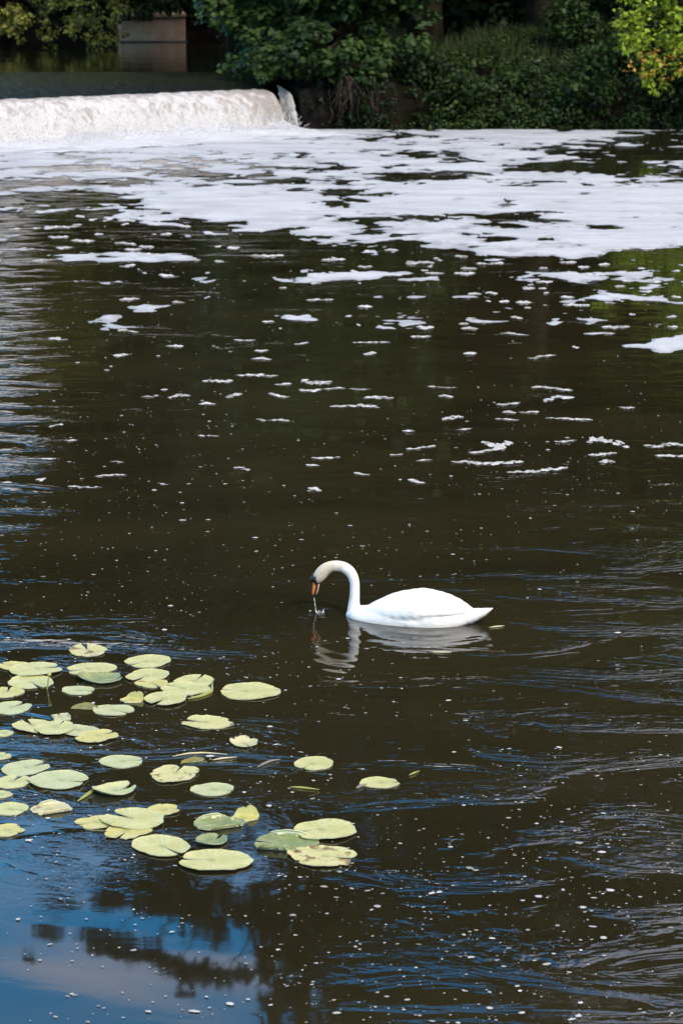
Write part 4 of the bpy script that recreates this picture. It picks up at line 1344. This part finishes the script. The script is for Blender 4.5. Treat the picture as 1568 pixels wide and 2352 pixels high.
G_ = [  # x, y, width, colour, slit direction, label, form, layer, roll angle
    (201, 1493, 100, 'brown', 105, 'pad alone at the back of the patch, brown at its upper left edge', 'flat', 0, 0),
    (336, 1521, 108, 'pale', 215, 'pale scalloped pad at the back with a small hole near its middle', 'flat', 0, 0),
    (28, 1531, 74, 'yellow', 150, 'ragged yellowish pad at the left edge, touching the wide back pad', 'flat', 1, 0),
    (88, 1540, 116, 'pale', 20, 'wide pale pad lying over the ragged yellowish pad', 'flat', 2, 0),
    (204, 1538, 107, 'pale', 200, 'wavy pale pad behind the green curled pad', 'flat', 0, 0),
    (74, 1569, 112, 'pale', 300, 'pale pad pierced by a bud stalk at its right side', 'flat', 0, 0),
    (237, 1562, 96, 'green', 10, 'green pad with raised curled edge in front of the wavy pale pad', 'cup', 0, 0),
    (337, 1555, 102, 'pale', 240, 'scalloped pale pad just in front of the pad with the hole', 'flat', 1, 0),
    (352, 1571, 80, 'yellow', 300, 'yellow green pad half hidden under a scalloped pale pad', 'flat', 0, 0),
    (448, 1565, 102, 'pale', 70, 'rearmost pad of the three overlapping ones beside a loose stem', 'flat', 0, 0),
    (421, 1584, 110, 'pale', 150, 'middle pad of the three overlapping ones beside a loose stem', 'flat', 1, 0),
    (379, 1609, 105, 'pale', 240, 'frontmost pad of the three overlapping ones beside a loose stem', 'flat', 2, 0),
    (184, 1587, 75, 'grey', 350, 'small smooth oval pad between the bud stalk and the green curled pad', 'flat', 0, 0),
    (18, 1590, 84, 'yellow', 90, 'yellowish pad at the left edge below the pad with the bud stalk', 'flat', 0, 0),
    (28, 1626, 100, 'grey', 55, 'grey green pad cut by the left edge, with a dark slit at its back', 'flat', 0, 0),
    (264, 1633, 92, 'grey', 330, 'lone grey green pad with white rim and a dark slit on its right', 'flat', 0, 0),
    (190, 1629, 66, 'sunk', 180, 'half drowned pad just left of the lone white rimmed pad', 'tilt', 0, 80),
    (303, 1609, 54, 'yellow', 30, 'small folded yellow pad behind the lone white rimmed pad', 'half', 0, 60),
    (75, 1670, 97, 'pale', 120, 'leftmost pad of the overlapping row of four', 'flat', 2, 0),
    (129, 1676, 98, 'pale', 70, 'second pad from the left in the overlapping row of four', 'flat', 3, 0),
    (181, 1680, 88, 'grey', 140, 'grey green pad third in the overlapping row of four', 'flat', 1, 0),
    (228, 1694, 95, 'yellow', 40, 'yellowish pad ending the overlapping row of four at the right', 'flat', 2, 0),
    (10, 1685, 48, 'pale', 40, 'small pad at the left edge beside the overlapping row of four', 'flat', 0, 0),
    (3, 1738, 52, 'pale', 60, 'half seen pad at the left edge above the two pale oval pads', 'flat', 0, 0),
    (140, 1648, 52, 'dry', 0, 'folded withered pad lying on its side behind the overlapping row', 'fold', 0, 20),
    (471, 1660, 112, 'brown', 160, 'crinkled yellow pad with brown streak, right of the overlapping row', 'flat', 0, 0),
    (566, 1589, 139, 'pale', 172, 'large pad nearest the swan, split by a deep slit on its left', 'flat', 0, 0),
    (563, 1710, 66, 'dry', 300, 'small withered buff pad floating alone in mid patch', 'cup', 0, 0),
    (718, 1756, 96, 'pale', 235, 'lone pale pad right of the main patch with a small fold', 'flat', 0, 0),
    (876, 1799, 86, 'pale', 5, 'rightmost pad of all, trailing a white stalk', 'flat', 0, 0),
    (493, 1815, 97, 'grey', 350, 'smooth grey green pad with a stalk stub pointing left', 'flat', 0, 0),
    (403, 1778, 118, 'brown', 75, 'torn yellow pad with browned lobes beside a drowned leaf', 'flat', 1, 0),
    (448, 1751, 58, 'sunk', 30, 'small half drowned yellow leaf behind the torn yellow pad', 'tilt', 0, 100),
    (284, 1750, 98, 'grey', 10, 'grey green oval pad alone in the middle of the dark water', 'flat', 0, 0),
    (64, 1764, 112, 'grey', 40, 'large pad at the left with a curled flap beside its slit', 'flat', 0, 0),
    (30, 1796, 92, 'pale', 70, 'pad at the left edge tucked under the large smooth pad', 'flat', 0, 0),
    (142, 1795, 135, 'grey', 345, 'large smooth grey green pad with dimpled centre', 'flat', 1, 0),
    (268, 1817, 98, 'grey', 40, 'oval pad with bright white rim, right of the dimpled pad', 'cup', 0, 0),
    (2, 1826, 58, 'pale', 20, 'half seen pad at the left edge below the dimpled pad', 'flat', 0, 0),
    (25, 1860, 92, 'pale', 340, 'pad at the left edge beside the folded withered leaf', 'flat', 0, 0),
    (18, 1908, 84, 'yellow', 35, 'yellowish pad at the left edge lowest of the column there', 'flat', 0, 0),
    (113, 1860, 84, 'dry', 30, 'folded withered leaf with two pale upturned edges', 'fold', 0, 115),
    (222, 1890, 98, 'yellow', 200, 'yellowish pad tucked under the left side of the biggest cluster pad', 'flat', 0, 0),
    (301, 1884, 146, 'pale', 145, 'biggest pad of the front cluster, covering its neighbours', 'flat', 2, 0),
    (292, 1912, 114, 'yellow', 250, 'yellowish pad showing below the biggest cluster pad', 'flat', 1, 0),
    (377, 1863, 78, 'yellow', 10, 'yellow torn pad at the upper right of the front cluster', 'flat', 1, 0),
    (375, 1948, 138, 'pale', 310, 'large pale pad in front of the cluster, greenish at its middle', 'flat', 1, 0),
    (486, 1981, 155, 'pale', 175, 'large front pad with a notch at its left, nearest the camera', 'flat', 2, 0),
    (488, 1933, 80, 'green', 60, 'small cupped green pad behind the large front pads', 'cup', 0, 0),
    (497, 1894, 100, 'green', 200, 'green pad folded into a wedge behind the cupped one', 'fold', 0, 115),
    (560, 1880, 66, 'yellow', 80, 'small bright yellow upturned pad beside the folded green wedge', 'half', 0, 80),
    (738, 1911, 142, 'pale', 195, 'large pale pad at the front right with a lobe on its left', 'flat', 2, 0),
    (648, 1938, 129, 'green', 100, 'green boat shaped pad with edges rolled inward', 'fold', 0, 80),
    (748, 1970, 150, 'brown', 345, 'large front right pad with a big brown stain', 'flat', 1, 0),
]
for (cx, cy, w_, col, no, lab, form, order, ra) in G_:
    if form == 'fold': w_ *= 1.12
    build_pad(cx, cy, w_, col, no, lab, form, order, ra)
for (cx, cy, w_, lab) in ((371, 1829, 72, 'dim drowned leaf under the water below the torn yellow pad'), (800, 1823, 66, 'dim drowned leaf under the water left of the rightmost pad'),
                          (575, 1663, 52, 'dim brown drowned leaf right of the crinkled yellow pad'), (640, 1578, 30, 'tiny yellow drowned leaf right of the pad nearest the swan'), (430, 1893, 60, 'dim brown drowned leaf right of the front cluster')):
    o = build_pad(cx, cy, w_, 'sunk', RNG.uniform(0, 360), lab, 'deep')
    o['group'] = 'drowned leaves among the lily pads'

# loose stems and blades
def stem(name, pts, r, m, label, cat, flat=1.0, z=.006):
    P = np.array([gp(*p) for p in pts]); P[:, 2] = z
    n = 24; uu = np.linspace(0, len(P) - 1, n)
    Q = np.stack([smooth_interp(uu, np.arange(len(P)), P[:, i]) for i in range(3)], -1)
    mb = MB(); mb.tube(Q, r * np.clip(np.sin(np.linspace(.15, pi - .15, n)), .35, 1), 6)
    return tag(obj(name, mb.mesh(name), m), label, cat)


stem('reed_blade', [(178, 1843), (205, 1825), (238, 1803)], .011, M_STEM, 'green reed blade slanting between the two oval pads', 'reed blade')
stem('pond_stem', [(395, 1740), (430, 1733), (470, 1731), (525, 1735)], .006, M_STRAW, 'long pale stem lying behind the torn yellow pad', 'stem')
stem('pond_stem', [(487, 1748), (510, 1744), (545, 1741)], .006, M_STRAW, 'short pale stem right of the long one behind the torn yellow pad', 'stem')
stem('pond_stem', [(590, 1765), (605, 1757), (622, 1750), (645, 1746)], .008, M_FLECK, 'white bent stem left of the lone pale pad', 'stem')
stem('pond_stem', [(430, 1608), (465, 1600), (487, 1590), (488, 1568)], .012, M_STEM, 'pale green stem curving round the three overlapping pads', 'stem')
stem('pond_stem', [(818, 1813), (826, 1808), (842, 1803)], .010, M_FLECK, 'white stalk trailing from the rightmost pad', 'stem')
stem('pond_stem', [(665, 1810), (690, 1811), (735, 1816)], .007, M_STEM, 'thin green stem below the lone pale pad', 'stem')
stem('pond_stem', [(938, 1783), (950, 1778), (963, 1773)], .006, M_STEM, 'thin yellow green stem right of the rightmost pad', 'stem')
stem('straw', [(1122, 1443), (1140, 1441), (1158, 1439)], .006, M_STRAW, 'pale straw floating beyond the swan tail', 'straw')
stem('straw', [(992, 1499), (1015, 1500), (1037, 1500)], .006, M_STRAW, 'pale straw floating below the swan reflection', 'straw')
# bud on its stalk
bb_ = gp(110, 1583); bud = empty('lily_bud', (bb_[0], bb_[1], 0)); tag(bud, 'small lily bud on a bent stalk rising through a pale pad', 'flower bud')
mb = MB(); mb.tube(np.array(((-.01, 0, -.05), (0, 0, .02), (.006, .0, .06), (.012, 0, .085))), (.006, .0055, .005, .005), 7); obj('stalk', mb.mesh('stalk'), M_STEM, bud)
mb = MB(); mb.add(*loft([np.array((.012, 0, z_)) + np.stack((r_ * np.cos(th), r_ * np.sin(th), 0 * th), -1) for z_, r_ in ((.082, .004), (.088, .011), (.097, .014), (.106, .011), (.112, .004))])); obj('bud', mb.mesh('bud'), M_PAD['yellow'], bud)

# foam flecks, kept off the pads and the swan
kv2, kf2, kc2 = [], [], 0
for P, f in zip(*FLK):
    c = P[-1]
    if any((c[0] - a) ** 2 + (c[1] - b) ** 2 < (r * .98) ** 2 for a, b, r in OCC): continue
    dx, dy = c[0] - ctr[0], c[1] - ctr[1]
    u_, v_ = dx * cos(PSI) - dy * sin(PSI), dx * sin(PSI) + dy * cos(PSI)
    if -.52 < u_ < .55 and abs(v_) < .24: continue
    kv2.append(P); kf2.append(f - f.min() + kc2); kc2 += len(P)
tag(obj('foam_flecks', raw_mesh('foam_flecks', np.concatenate(kv2), np.concatenate(kf2), np.repeat(RNG.uniform(0, 1, len(kv2)) ** .6, [len(p) for p in kv2]), smooth=True), M_FLECK),
    'countless white foam flecks and bubbles scattered over the dark water', 'foam', kind='stuff')
